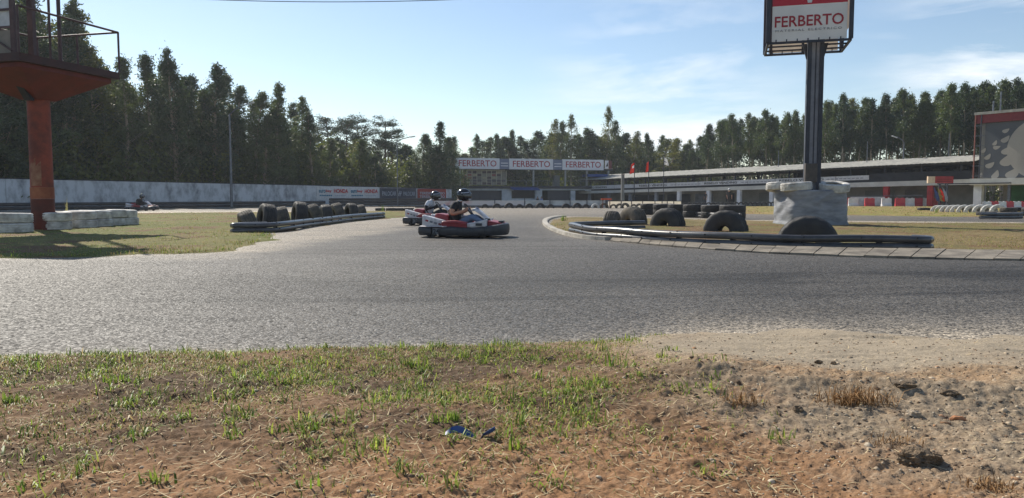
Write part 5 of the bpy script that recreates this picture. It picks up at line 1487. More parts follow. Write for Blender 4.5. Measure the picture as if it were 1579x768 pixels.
for px, ytop, cols_, lb in ((978, 250, ('o', 'w'), 'leftmost flagpole with an orange and white hanging flag'), (1000, 248, ('o', 'o'), 'middle flagpole with a plain orange red hanging flag'), (1023, 242, ('w', 'b'), 'rightmost flagpole with a white flag')):
    d = 75; x = xat(px, d); zt_ = at(px, ytop, d).z
    e = empty('flagpole', (x, d, 0), 0, lb, 'flag', 'three flagpoles before the grandstand')
    mb = MB(); mb.tube([(x, d, -0.1), (x, d, zt_)], 0.04, 6); mb.build('pole', DKSTEEL, e, True, True)
    # draped flag: hangs from the pole in folds
    V_ = []; Fc_ = []; nx_, nz_ = 8, 9
    drop = 1.0 if px != 1023 else 0.72; wd = 0.5 if px != 1000 else 0.32
    for iz in range(nz_):
        for ix in range(nx_):
            u_, w_ = ix / (nx_ - 1), iz / (nz_ - 1)
            sx_ = {978: -1, 1000: -1, 1023: 1}[px]
            V_.append((x + sx_ * (0.04 + u_ * wd * (0.55 + 0.55 * w_ * (1 - u_ * .3))), d - 0.02 + 0.07 * math.sin(u_ * 9 + w_ * 2) * u_, zt_ - 0.05 - w_ * drop - u_ * 0.18))
    for iz in range(nz_ - 1):
        for ix in range(nx_ - 1): Fc_.append((iz * nx_ + ix, iz * nx_ + ix + 1, (iz + 1) * nx_ + ix + 1, (iz + 1) * nx_ + ix))
    mb = MB()
    fm = {'o': MATS.get('flag_orange') or sheet_mat('flag_orange', lin(226, 78, 50), 0.45), 'w': MATS.get('flag_white') or sheet_mat('flag_white', lin(232, 230, 228), 0.45), 'b': MATS.get('flag_navy') or sheet_mat('flag_navy', lin(70, 80, 110), 0.3)}
    mb.add(V_, Fc_); mb.mi = [1 if (i // (nx_ - 1)) in ((2, 3) if px == 978 else (4,)) and (i % (nx_ - 1)) < 4 else 0 for i in range(len(Fc_))]
    o = mb.build('flag_cloth', [fm[cols_[0]], fm[cols_[1]]], e, 'all', True)
    so = o.modifiers.new('thickness', 'SOLIDIFY'); so.thickness = 0.006
# red panel on legs with leaning flags below
d = 64; e = empty('marshal_board', (xat(1448, d), d, 0), 0, 'red marshal board with cream end on dark legs near the paddock', 'sign')
zt_, zb_ = at(1448, 272, d).z, at(1448, 282.5, d).z
x0, x1, x2 = xat(1429, d), xat(1440, d), xat(1468, d)
mb = MB(); mb.box(((x1 + x2) / 2, d, (zt_ + zb_) / 2), (x2 - x1, 0.2, zt_ - zb_)); mb.build('red_board', REDP, e, False, True)
mb = MB(); mb.box(((x0 + x1) / 2, d, (zt_ + zb_) / 2), (x1 - x0 - .02, 0.2, zt_ - zb_)); mb.build('cream_board', mat('cream_board', lin(222, 196, 168), 0.7), e, False, True)
for i in range(2):
    mb = MB(); mb.box(((x1 + x2) / 2, d - .11, zb_ + .15 + .18 * i), ((x2 - x1) * .8, 0.015, 0.06)); mb.build('board_stripe', mat('board_dark_red', lin(120, 34, 40), 0.7), e, False, True)
for px in (1447, 1452, 1457, 1463):
    mb = MB(); mb.box((xat(px, d), d + (0.25 if px in (1452, 1463) else -.05), zb_ / 2), (0.08, 0.08, zb_ - .01)); mb.build('leg', DKSTEEL, e, False, True)
for i, (px, c_) in enumerate(((1440.5, 'blue'), (1446.5, 'yellow'), (1449.5, 'orange'), (1454, 'pale'))):
    x = xat(px, d - .4); e = empty('signal_flag', (x, d - .4, 0.5), 0, '%s rolled signal flag hanging below the red marshal board' % c_, 'flag', 'signal flags below the marshal board')
    mb = MB(); mb.tube([(x - .1, d - .4, 1.9), (x + .25, d - .4, 0.5)], 0.018, 5); mb.build('stick', DKSTEEL, e, True, True)
    V_ = []; Fc_ = []
    for j in range(7):
        f_ = j / 6; cxx = x - .1 + .33 * f_; w_ = 0.05 + .22 * math.sin(f_ * 2.6)
        V_ += [(cxx - w_ * .2, d - .43 - .03 * (j % 2), 1.85 - f_ * 1.2), (cxx + w_, d - .45 + .04 * (j % 2), 1.75 - f_ * 1.2)]
    for j in range(6): Fc_.append((j * 2, j * 2 + 1, j * 2 + 3, j * 2 + 2))
    mb = MB(); mb.add(V_, Fc_); o = mb.build('flag_cloth', mat('flag_' + c_, {'blue': lin(66, 84, 136), 'yellow': lin(160, 138, 76), 'orange': lin(150, 96, 66), 'pale': lin(160, 164, 172)}[c_], 0.8), e, 'all', True)
    o.modifiers.new('thickness', 'SOLIDIFY').thickness = 0.006
# overhead cable
mb = MB(); pts = []
for i in range(25):
    f_ = i / 24; px = 180 + 640 * f_; yy = 3.0 - 26 * (f_ - 0.52) ** 2 * 1.6
    pts.append(at(px, yy, 30 + 4 * f_))
mb.tube(pts, 0.016, 5)
o = mb.build_at('overhead_cable', BLACKP, tuple(pts[0]), True); tag(o, 'thin dark overhead cable across the top of the sky', 'cable')

# ================================================================== PEOPLE
SKIN = mat('skin', lin(190, 140, 112), 0.6, lin(170, 120, 96), 8)
BLKCLOTH = mat('black_cloth', lin(36, 36, 40), 0.9, lin(48, 48, 52), 6, 0.2)
JEANS = mat('blue_jeans', lin(120, 136, 160), 0.9, lin(86, 100, 126), 6, 0.2)
GREYSUIT = mat('white_grey_suit', lin(206, 208, 214), 0.85, lin(168, 170, 180), 5, 0.2)
SHOE = mat('dark_shoe', lin(40, 38, 38), 0.7)
HELM = mat('black_helmet_shell', lin(26, 28, 34), 0.18, lin(34, 36, 42), 2, spec=0.6)
HELMW = mat('white_helmet_shell', lin(222, 222, 222), 0.25)
VISOR = mat('smoked_visor', lin(60, 58, 60), 0.12, lin(70, 66, 64), 2, spec=0.7)
STRIPE = mat('grey_helmet_stripe', lin(190, 194, 204), 0.35)
HAIR = mat('dark_hair', lin(44, 34, 28), 0.8)

def figure(joints, bones, name, parent):
    """joints: name -> (x, y, z, radius); bones: (a, b, material). One continuous skinned body."""
    names = list(joints); idx = {k_: i for i, k_ in enumerate(names)}
    me = bpy.data.meshes.new(name)
    me.from_pydata([joints[k_][:3] for k_ in names], [(idx[a], idx[b_]) for a, b_, _ in bones], [])
    o = link(name + '_tmp', me)
    sk = o.modifiers.new('skin', 'SKIN'); sk.use_smooth_shade = True; sk.branch_smoothing = 0.6
    su = o.modifiers.new('sub', 'SUBSURF'); su.levels = 2; su.render_levels = 2
    for i, k_ in enumerate(names):
        v = me.skin_vertices[0].data[i]; r = joints[k_][3]
        v.radius = (r, r) if not isinstance(r, tuple) else r
        v.use_root = (i == 0)
    dg = bpy.context.evaluated_depsgraph_get(); dg.update()
    out = bpy.data.meshes.new_from_object(o.evaluated_get(dg))
    bpy.data.objects.remove(o)
    ms = []
    for _, _, m_ in bones:
        if m_ not in ms: ms.append(m_)
    out.materials.clear()
    for m_ in ms: out.materials.append(m_)
    segs = [(Vector(joints[a][:3]), Vector(joints[b_][:3]), ms.index(m_), (joints[b_][3][0] if isinstance(joints[b_][3], tuple) else joints[b_][3])) for a, b_, m_ in bones]
    for pgn in out.polygons:
        c = pgn.center; best = 1e9; bi = 0
        for a, b_, mi, rr in segs:
            d_ = b_ - a; t = max(0, min(1, (c - a).dot(d_) / max(d_.length_squared, 1e-9))); dist = (c - a - d_ * t).length - rr * 0.6
            if dist < best: best, bi = dist, mi
        pgn.material_index = bi; pgn.use_smooth = True
    return link(name, out, parent)

def hand_fingers(J, B, side, wrist, palm, fwd, across, curl, m_):
    """palm with five fingers of unequal length that bend towards curl"""
    w, p_ = Vector(wrist), Vector(palm); f, a, c = Vector(fwd).normalized(), Vector(across).normalized(), Vector(curl).normalized()
    for i, ln in enumerate((0.062, 0.072, 0.068, 0.052)):
        b0 = p_ + a * (0.030 - 0.020 * i) + f * 0.03; k1 = b0 + f * ln * .5 + c * 0.004; k2 = k1 + (f * .35 + c) * ln * .42
        for nm, pt, r in (('b', b0, .011), ('k', k1, .0095), ('t', k2, .008)): J['%s_f%d%s' % (side, i, nm)] = (*pt, r)
        B += [(side + '_palm', '%s_f%db' % (side, i), m_), ('%s_f%db' % (side, i), '%s_f%dk' % (side, i), m_), ('%s_f%dk' % (side, i), '%s_f%dt' % (side, i), m_)]
    t0 = p_ + a * 0.040 - f * 0.01; t1 = t0 + (a * .5 + f * .6 + c * .6).normalized() * 0.045
    J[side + '_tb'] = (*t0, .012); J[side + '_tt'] = (*t1, .009); B += [(side + '_palm', side + '_tb', m_), (side + '_tb', side + '_tt', m_)]

def helmet(parent, c, yaw, s, shell, stripe=True, peak=False):
    """full-face helmet: shell > visor, stripe; nose along +x before the turn"""
    M_ = Matrix.Translation(c) @ Matrix.Rotation(yaw, 4, 'Z') @ Matrix.Scale(s, 4)
    nt, npn = 22, 32
    def pt(th, ph, k_=1.0):
        x, y, z = math.sin(th) * math.cos(ph), math.sin(th) * math.sin(ph), math.cos(th)
        X_, Y_, Z_ = 0.150 * x, 0.128 * y, 0.150 * z
        fw = max(0, x); low = max(0, -z)
        X_ += 0.032 * fw * fw * (0.4 + 1.1 * low)
        if z < -0.55: Z_ = -0.150 * (0.55 + (abs(z) - .55) * 0.55)
        if z < 0: X_ += -0.02 * (1 - fw) * low * (x < 0) * -1
        return M_ @ Vector((X_ * k_, Y_ * k_, Z_ * k_))
    rings = [[pt(0.02 + (math.pi * 0.86 - .02) * i / (nt - 1), 2 * math.pi * j / npn) for j in range(npn)] for i in range(nt)]
    mb = MB(); mb.loft(rings); h = mb.build('helmet', shell, parent, 'all')
    def band(name, t0, t1, p0, p1, k_, m_, slope=0.0, n1=6, n2=16, parent=h):
        V_ = []; Fc_ = []
        for i in range(n1):
            for j in range(n2):
                ph = p0 + (p1 - p0) * j / (n2 - 1); th = t0 + (t1 - t0) * i / (n1 - 1) + slope * abs(ph)
                V_.append(pt(th, ph, k_))
        for i in range(n1 - 1):
            for j in range(n2 - 1): Fc_.append((i * n2 + j, i * n2 + j + 1, (i + 1) * n2 + j + 1, (i + 1) * n2 + j))
        mb = MB(); mb.add(V_, Fc_); o = mb.build(name, m_, parent, 'all'); so = o.modifiers.new('thickness', 'SOLIDIFY'); so.thickness = 0.006; so.offset = -0.2
        return o
    band('visor', 1.20, 1.72, -1.25, 1.25, 1.025, VISOR, 0.02)
    if stripe:
        band('stripe', 1.02, 1.13, -1.55, -0.35, 1.03, STRIPE, 0.10)
        band('stripe', 1.02, 1.13, 0.35, 1.55, 1.03, STRIPE, 0.10)
        band('vent', 2.0, 2.12, -0.5, 0.5, 1.02, STRIPE, 0.0)
    if peak: band('peak', 0.95, 1.12, -0.8, 0.8, 1.30, shell, 0.0)
    return h

def driver(parent_loc, rz, label, shirt, sleeve, forearm, legs, head_yaw, shell, peak=False):
    e = empty('person', parent_loc, rz, label, 'person')
    J = {'pelvis': (-.24, 0, .27, .175), 'spine': (-.25, 0, .46, (.175, .18)), 'chest': (-.17, 0, .71, (.185, .19)), 'neck': (-.08, 0, .88, .075), 'head': (-.03, 0, .98, .085)}
    B = [('pelvis', 'spine', shirt), ('spine', 'chest', shirt), ('chest', 'neck', shirt), ('neck', 'head', SKIN)]
    for sd, y in (('r', -1), ('l', 1)):
        J.update({sd + '_sh': (-.16, .215 * y, .805, .088), sd + '_sl': (-.22, .29 * y, .69, .074), sd + '_el': (-.22, .345 * y, .545, .056), sd + '_wr': (0.03, .225 * y, .615, .038), sd + '_palm': (.075, .195 * y, .640, (.034, .028)),
                  sd + '_hip': (-.15, .12 * y, .25, .115), sd + '_kn': (.25, .21 * y, .50, .085), sd + '_an': (.66, .17 * y, .20, .048), sd + '_toe': (.80, .17 * y, .27, .045)})
        B += [('chest', sd + '_sh', shirt), (sd + '_sh', sd + '_sl', sleeve), (sd + '_sl', sd + '_el', forearm), (sd + '_el', sd + '_wr', forearm), (sd + '_wr', sd + '_palm', SKIN if forearm is SKIN else BLKCLOTH),
              ('pelvis', sd + '_hip', legs), (sd + '_hip', sd + '_kn', legs), (sd + '_kn', sd + '_an', legs), (sd + '_an', sd + '_toe', SHOE)]
        hand_fingers(J, B, sd, J[sd + '_wr'][:3], J[sd + '_palm'][:3], (0.8, 0.0, 0.6), (0, -0.2 * y, 1), (0.3, -1.0 * y, -.1), SKIN if forearm is SKIN else BLKCLOTH)
    figure(J, B, 'body', e)
    h = helmet(e, (0.0, 0, 0.985), head_yaw, 1.18, shell, True, peak)
    mb = MB(); mb.tube([Vector((-.12, -.10, .88)), Vector((-.08, -.12, .855)), Vector((-.02, -.11, .87))], 0.012, 6); mb.build('chin_strap', WHITE, h, True)
    return e

def stander(loc, rz, label, top, legs, head='hair', arms=((0.05, .30, 1.05), (0.12, .27, .82)), s=1.0, crouch=0.0):
    e = empty('person', loc, rz, label, 'person'); e.scale = (s, s, s)
    z = -crouch
    J = {'pelvis': (0, 0, .95 + z, (.14, .12)), 'spine': (0.01, 0, 1.15 + z, (.13, .11)), 'chest': (0.0, 0, 1.35 + z, (.155, .12)), 'neck': (0.02, 0, 1.50 + z, .058), 'head': (0.04, 0, 1.60 + z, (.080, .088)), 'crown': (0.03, 0, 1.70 + z, (.078, .085))}
    B = [('pelvis', 'spine', top), ('spine', 'chest', top), ('chest', 'neck', top), ('neck', 'head', SKIN), ('head', 'crown', SKIN)]
    for sd, y in (('r', -1), ('l', 1)):
        ex, wx = arms
        J.update({sd + '_sh': (0, .19 * y, 1.43 + z, .066), sd + '_el': (ex[0], ex[1] * y, ex[2] + 0.06 + z, .045), sd + '_wr': (wx[0], wx[1] * y, wx[2] + z, .032), sd + '_palm': (wx[0] + .02, wx[1] * y, wx[2] - .07 + z, (.034, .022)),
                  sd + '_hip': (0, .10 * y, .90 + z, .098), sd + '_kn': (.03 + crouch * .6, .11 * y, .50 + z * .5, .062), sd + '_an': (-.02, .12 * y, .09, .042), sd + '_toe': (.14, .13 * y, .045, .040)})
        B += [('chest', sd + '_sh', top), (sd + '_sh', sd + '_el', top), (sd + '_el', sd + '_wr', SKIN), (sd + '_wr', sd + '_palm', SKIN), ('pelvis', sd + '_hip', legs), (sd + '_hip', sd + '_kn', legs), (sd + '_kn', sd + '_an', legs), (sd + '_an', sd + '_toe', SHOE)]
        hand_fingers(J, B, sd, J[sd + '_wr'][:3], J[sd + '_palm'][:3], (0.1, 0, -1), (1, 0, 0), (0, -1.0 * y, -.2), SKIN)
    figure(J, B, 'body', e)
    if head == 'helmet': helmet(e, (0.03, 0, 1.65 + z), 0, 0.98, HELMW, False)
    else:
        mb = MB(); rings = []
        for i in range(8):
            th = 0.05 + 1.65 * i / 7; rings.append([(0.02 - 0.012 + 0.098 * math.sin(th) * math.cos(2 * math.pi * j / 14) * (0.8 if math.cos(2 * math.pi * j / 14) > 0 and i > 5 else 1), 0.092 * math.sin(th) * math.sin(2 * math.pi * j / 14), 1.665 + z + 0.105 * math.cos(th)) for j in range(14)])
        mb.loft(rings); mb.build('cap' if head == 'cap' else 'hair', WHITE if head == 'cap' else HAIR, e, 'all')
        mb = MB(); mb.loft([[(0.115, -.012, 1.60 + z), (0.115, .012, 1.60 + z), (0.10, .008, 1.645 + z), (0.10, -.008, 1.645 + z)], [(0.135, -.010, 1.603 + z), (0.135, .010, 1.603 + z), (0.11, .004, 1.64 + z), (0.11, -.004, 1.64 + z)]]); mb.build('nose', SKIN, e, True)
    return e

# ================================================================== KARTS
KRED = mat('kart_red', lin(146, 44, 54), 0.45, lin(118, 40, 48), 6); KWHITE = mat('kart_white', lin(218, 214, 214), 0.4, lin(172, 166, 168), 7); KBLACK = mat('kart_black_plastic', lin(44, 45, 50), 0.5, lin(58, 58, 62), 6, 0.1)
KGREY = mat('kart_grey', lin(120, 122, 128), 0.5)
def make_kart(loc, rz, label, number):
    e = empty('go_kart', loc, rz, label, 'go-kart', 'rental go-karts on the track'); e.scale = (0.93, 1, 1)
    prof = [(-.03, .055), (.045, .06), (.075, .11), (.080, .20), (.060, .255), (.01, .275), (-.03, .27)]
    def bump(name, path, top=None, squash=1.0):
        k_ = len(path); tops = top or [1.0] * k_
        mb = MB(); mb.sweep([Vector((x, y, 0)) for x, y in path], prof)
        m_ = len(prof)
        mb.v = [(x, y, 0.055 + (z - 0.055) * tops[min(i // m_, k_ - 1)]) for i, (x, y, z) in enumerate(mb.v)]
        return mb.build(name, KBLACK, e, True)
    rb = bump('rear_bumper', [(-.70, .61), (-.86, .61), (-.98, .54), (-1.03, .40), (-1.04, 0), (-1.03, -.40), (-.98, -.54), (-.86, -.61), (-.70, -.61)], [.80, .95, 1.05, 1, 1, 1, 1.05, .95, .80])
    bump('side_bumper', [(-.46, -.57), (-.40, -.63), (-.2, -.655), (.2, -.66), (.45, -.63), (.60, -.55)], [.75, .95, 1.0, .86, .90, 1.0])
    bump('side_bumper', [(.60, .55), (.45, .63), (.2, .66), (-.2, .655), (-.40, .63), (-.46, .57)], [1.0, .90, .86, 1.0, .95, .75])
    fb = bump('front_bumper', [(.62, -.53), (.80, -.55), (.98, -.46), (1.08, -.28), (1.11, 0), (1.08, .28), (.98, .46), (.80, .55), (.62, .53)], [1.0, 1.08, 1.22, 1.3, 1.3, 1.3, 1.22, 1.08, 1.0])
    for sgn in (-1, 1):
        mb = MB(); mb.rbox((-.575, .60 * sgn, .155), (.21, .03, .15), .012, 2); mb.build('number_panel', KGREY, e, True)
    # white strip painted as the highlight along the bumper's top edge, number plate
    mb = MB(); mb.sweep([Vector((x, y, 0)) for x, y in [(-.98, -.56), (-.86, -.635), (-.62, -.62), (-.48, -.64), (-.30, -.655)]], [(0.0, .272), (0.055, .258), (0.062, .268), (0.0, .284)]); mb.build('edge_highlight', KWHITE, e, True)
    lettering(number, (-.66, -.618, .10), (1, 0.0, 0), (0, 0, 1), .15, .11, BLACKP, rb, 0.01)
    mb = MB(); mb.rbox((-.05, 0, .075), (1.45, .72, .03), .012, 1); mb.build('floor_pan', KGREY, e, True)
    for y in (-.33, .33):
        mb = MB(); mb.tube([Vector((-.85, y, .13)), Vector((-.3, y * 1.1, .10)), Vector((.5, y, .10)), Vector((.95, y * .6, .12))], .016, 6); mb.build('frame_tube', KRED, e, True)
    # side pods: red dome behind, white flank in front
    for sgn in (-1, 1):
        def dome(p_): return (p_.x, p_.y + 0.02 * sgn * (p_.z > 0), p_.z + (0.05 * math.cos(p_.x * 3.2) - 0.05 * max(0, p_.x) if p_.z > 0 else 0))
        mb = MB(); mb.rbox((-.12, .51 * sgn, .285), (.64, .30, .15), .045, 3, dome, cuts=3); pod = mb.build('side_pod', KRED, e, True)
        def wing(p_):
            k_ = (p_.x + .26) / .52
            return (p_.x, p_.y * (1 - .25 * k_), p_.z + (.10 * k_ ** 1.5 if p_.z > 0 else 0))
        mb = MB(); mb.rbox((.44, .47 * sgn, .295), (.50, .26, .10), .03, 3, wing, cuts=3); wg = mb.build('side_pod_flank', KWHITE, e, True)
        mb = MB(); mb.rbox((.50, (.47 + .135) * sgn, .315), (.16, .012, .06), .004, 1); mb.build('pod_mark', KBLACK, wg)
        # engine cowl: white wedge falling forward, red tip
        def cowl(p_):
            k_ = (p_.x + .29) / .58
            return (p_.x, p_.y * (1 - .15 * k_), p_.z * (1 - .45 * k_) - .09 * k_ + .05 if p_.z > 0 else p_.z)
        mb = MB(); mb.rbox((-.67, .44 * sgn, .375), (.58, .26, .24), .05, 3, cowl, cuts=3); cw = mb.build('engine_cowl', KWHITE, e, True)
        for i in range(4):
            mb = MB(); mb.rbox((-.83 + .11 * i, (.44 + .128 - .003 * i) * sgn, .40 - .028 * i), (.075, .012, .045), .004, 1, None, Matrix.Rotation(.25, 3, 'Y')); mb.build('cowl_mark', KGREY if i % 3 else KRED, cw)
    mb = MB(); mb.rbox((-.88, -.30, .50), (.10, .30, .06), .02, 2); mb.build('exhaust_guard', KBLACK, e, True)
    def tank(p_): return (p_.x, p_.y, p_.z * (1 - .8 * max(0, p_.x) / .34) if p_.z > 0 else p_.z)
    mb = MB(); mb.rbox((-.52, 0, .44), (.34, .62, .24), .04, 3, tank, cuts=2); mb.build('seat_cover', KRED, e, True)
    # seat shell
    mb = MB(); rings = []
    for i in range(9):
        f_ = i / 8; x = -.06 - .36 * f_ ; z = .13 + .50 * f_ ** 1.7; w = .20 - .02 * f_
        rings.append([(x + .12 * abs(t) ** 2 * (1 - .3 * f_), w * t, z + .10 * abs(t) ** 2.2 * (1 - f_ * .6)) for t in np.linspace(-1, 1, 9)] + [(x + .12 * abs(t) ** 2 * (1 - .3 * f_) - .015, w * t * 1.04, z - .02 + .10 * abs(t) ** 2.2 * (1 - f_ * .6)) for t in np.linspace(1, -1, 9)])
    mb.loft(rings); mb.build('seat', KBLACK, e, True)
    # front: nose, steering fairing, wheel
    def nose(p_):
        k_ = (p_.x + .2) / .4
        return (p_.x, p_.y * (1 - .30 * max(0, k_) ** 2), p_.z + (-.07 * k_ + .05 if p_.z > 0 else 0))
    mb = MB(); mb.rbox((.88, 0, .305), (.38, .92, .10), .035, 3, nose, cuts=3); ns = mb.build('nose_cone', KRED, e, True)
    for y in (-.31, .31):
        def flash(p_):
            k_ = (p_.x + .17) / .34; return (p_.x, p_.y * (1 - .3 * k_), p_.z - .08 * k_)
        mb = MB(); mb.rbox((.86, y, .365), (.34, .24, .035), .015, 2, flash, cuts=2); mb.build('nose_flash', KWHITE, ns, True)
    mb = MB(); mb.rbox((1.00, -.10, .37), (.12, .34, .05), .02, 2); mb.build('nose_grip', KBLACK, ns, True)
    rings = []
    for x, z, w, th in ((.24, .66, .16, .03), (.32, .68, .19, .05), (.46, .60, .19, .06), (.60, .48, .17, .07), (.74, .36, .20, .08), (.82, .31, .22, .06)):
        rings.append([(x, -w, z - th), (x + .01, -w * .8, z), (x + .02, 0, z + .02), (x + .01, w * .8, z), (x, w, z - th), (x - .02, 0, z - th * 1.3)])
    mb = MB(); mb.loft(rings); fp = mb.build('front_panel', KWHITE, e, True)
    mb = MB(); mb.rbox((.36, -.02, .690), (.10, .14, .012), .004, 1, None, Matrix.Rotation(.45, 3, 'Y')); mb.build('panel_badge', mat('badge_blue', lin(70, 84, 130), .5), fp)
    mb = MB(); mb.rbox((.66, -.19, .40), (.14, .05, .10), .02, 2); mb.build('pedal_guard', KBLACK, e, True)
    tilt = Matrix.Translation((.13, 0, .66)) @ Matrix.Rotation(R(-38), 4, 'Y')
    mb = MB(); mb.tube([tilt @ Vector((0, .165 * math.cos(a_), .165 * math.sin(a_))) for a_ in np.linspace(0, 2 * math.pi, 25)], .017, 8, False)
    sw = mb.build('steering_wheel', KBLACK, e, True)
    mb = MB()
    for a_ in (0.3, 2.84, 4.71): mb.tube([tilt @ Vector((0, 0, 0)), tilt @ Vector((0, .16 * math.cos(a_), .16 * math.sin(a_)))], .012, 5)
    mb.build('spokes', KGREY, sw, True)
    mb = MB(); mb.tube([tilt @ Vector((0, 0, 0)), Vector((.62, 0, .16))], .016, 6); mb.build('steering_column', KGREY, e, True)
    # wheels
    for x, y, r, w in ((-.72, -.50, .140, .20), (-.72, .50, .140, .20), (.58, -.46, .130, .13), (.58, .46, .130, .13)):
        pr = [(r * .52, -w * .42), (r * .60, -w * .5), (r * .86, -w * .5), (r * .97, -w * .44), (r, -w * .3), (r, w * .3), (r * .97, w * .44), (r * .86, w * .5), (r * .60, w * .5), (r * .52, w * .42)]
        mb = MB(); mb.lathe(pr, (x, y, r), 26, 'Y', True); ty = mb.build('wheel', RUBBER, e, True)
        mb = MB(); mb.lathe([(0.001, -w * .25), (r * .5, -w * .28), (r * .525, -w * .40), (r * .525, w * .40), (r * .5, w * .28), (0.001, w * .25)], (x, y, r), 18, 'Y'); mb.build('rim', KGREY, ty, True)
    mb = MB(); mb.tube([Vector((-.72, -.5, .14)), Vector((-.72, .5, .14))], .02, 8); mb.build('rear_axle', KGREY, e, True)
    return e

KL = (xat(715, 17.95), 17.95, 0.0); KR = R(-7)
make_kart(KL, KR, 'nearest red and white rental kart with black bumpers in the bend', '24')
driver(KL, KR, 'driver in black T-shirt and jeans steering the nearest kart', BLKCLOTH, BLKCLOTH, SKIN, JEANS, R(-14), HELM)
K2 = (xat(671, 25.4), 25.4, 0.0)
make_kart(K2, R(-10), 'second red and white kart, half hidden behind the nearest one', '12')
driver(K2, R(-10), 'driver in black and white clothing in the second kart behind', GREYSUIT, GREYSUIT, BLKCLOTH, BLKCLOTH, R(-10), HELM)
K3 = (xat(219, 52.5), 52.5, 0.0)
make_kart(K3, R(-4), 'far small kart passing along the left whitewashed wall', '7')
driver(K3, R(-4), 'driver in black clothing in the far kart by the wall', BLKCLOTH, BLKCLOTH, BLKCLOTH, BLKCLOTH, 0, HELM)

# bystanders
stander((xat(1124, 84), 84, 0.06), R(-80), 'person in black with white helmet standing in the pit lane', BLKCLOTH, BLKCLOTH, 'helmet', s=1.04)
stander((xat(1088.5, 99), 99, 0.0), R(200), 'person in dark clothing standing by a grandstand column', BLKCLOTH, BLKCLOTH, s=.95)
stander((xat(829, 112), 112, -0.72), R(-60), 'person in dark clothing standing before the blue kiosk canopy', BLKCLOTH, JEANS)
stander((xat(835, 112), 112, -0.72), R(220), 'person in blue and white top beside the dark-clothed one at the kiosk', mat('blue_top', lin(150, 164, 206), .8), BLKCLOTH)
stander((xat(718, 111.5), 111.5, 2.62), R(-90), 'person in a white cap standing on the control building deck', mat('brown_top', lin(110, 90, 84), .8), BLKCLOTH, 'cap')

# ================================================================== FOREGROUND GRASS, STRAW, STONES
def blades(P, length, width, lean, col, r, flat=False):
    """tapered bent blades rooted at P"""
    n_ = len(P); az = r.uniform(0, 2 * math.pi, n_)
    dx, dy = np.cos(az), np.sin(az)
    side = np.stack([-dy, dx, np.zeros(n_)], 1) * (width * .5)[:, None]
    hor = np.stack([dx, dy, np.zeros(n_)], 1)
    up = np.array([0, 0, 1.0])
    a1, a2 = (lean, lean + r.uniform(-.25, .35, n_)) if flat else (lean * .5, lean * 1.5)
    mid = P + up * (length * 0.55 * np.cos(a1))[:, None] + hor * (length * 0.55 * np.sin(a1))[:, None]
    tip = mid + up * (length * 0.45 * np.cos(a2))[:, None] + hor * (length * .45 * np.sin(a2))[:, None]
    V_ = np.stack([P - side, P + side, mid + side * .75, mid - side * .75, tip], 1).reshape(-1, 3)
    b_ = np.arange(n_)[:, None] * 5
    q_ = b_ + np.array([[0, 1, 2, 3]]); t_ = b_ + np.array([[3, 2, 4]])
    return V_, q_, t_, np.repeat(col, 5, 0)
M_GRASS = attr_mat('grass_blades', 0.5, 8, 0.85, 1.15, 0.0, translucent=0.45)
M_STRAW = attr_mat('dry_straw', 0.85, 30, 0.8, 1.2, 0.0)
M_STONE = attr_mat('loose_stones', 0.92, 40, 0.8, 1.2, 0.4, 90)
def join(parts):
    Vs, Qs, Ts, Cs = [], [], [], []; o_ = 0
    for V_, q_, t_, c_ in parts:
        Vs.append(V_); Qs.append(q_ + o_); Ts.append(t_ + o_); Cs.append(c_); o_ += len(V_)
    return np.vstack(Vs), np.vstack(Qs), np.vstack(Ts), np.vstack(Cs)
def greens(n_, r, dry=0.2):
    pal = np.array([lin(104, 130, 48), lin(134, 158, 60), lin(160, 172, 76), lin(88, 110, 46), lin(120, 134, 64)])
    c_ = pal[r.integers(0, 5, n_)] * r.uniform(.8, 1.2, n_)[:, None]
    d_ = r.random(n_) < dry
    c_[d_] = np.array(lin(176, 156, 108)) * r.uniform(.6, 1.1, d_.sum())[:, None]
    return c_
fr_ = np.random.default_rng(909)
def cover(x, y):
    sdv = sdist(x, y, VERGE)
    left = ss(0.95, -0.3, x + (fbm(x * 1.2, y * 1.2, 3, 301) - .5) * 1.4)
    far_ = ss(2.35, 3.5, y + (fbm(x * 1.5, y * 1.5, 3, 303) - .5) * 1.0)
    patchy = ss(0.34, 0.56, fbm(x * 2.4, y * 2.4, 4, 305))
    d_ = left * (0.14 + 0.86 * far_) * (0.12 + 0.88 * patchy)
    strip = np.exp(-((sdv - 0.10) / 0.14) ** 2) * ss(1.15, 0.8, x) * (0.25 + .75 * ss(.42, .55, fbm(x * 5, y * 5, 3, 307)))
    return np.where(sdv > 0.0, np.maximum(d_, strip * .9), 0)
parts = []
# short turf
n0 = 240000; y = 1.9 + 3.3 * fr_.random(n0); x = (fr_.random(n0) * 2.0 - 1.02) * y; x = np.clip(x, -5.2, 1.5)
k_ = fr_.random(n0) < cover(x, y) * 0.62; x, y = x[k_], y[k_]; n0 = len(x)
P_ = np.stack([x, y, verge_z(x, y) - .004], 1)
parts.append(blades(P_, fr_.uniform(.012, .045, n0), fr_.uniform(.0025, .0055, n0), fr_.uniform(.5, 1.8, n0), greens(n0, fr_, .42), fr_))
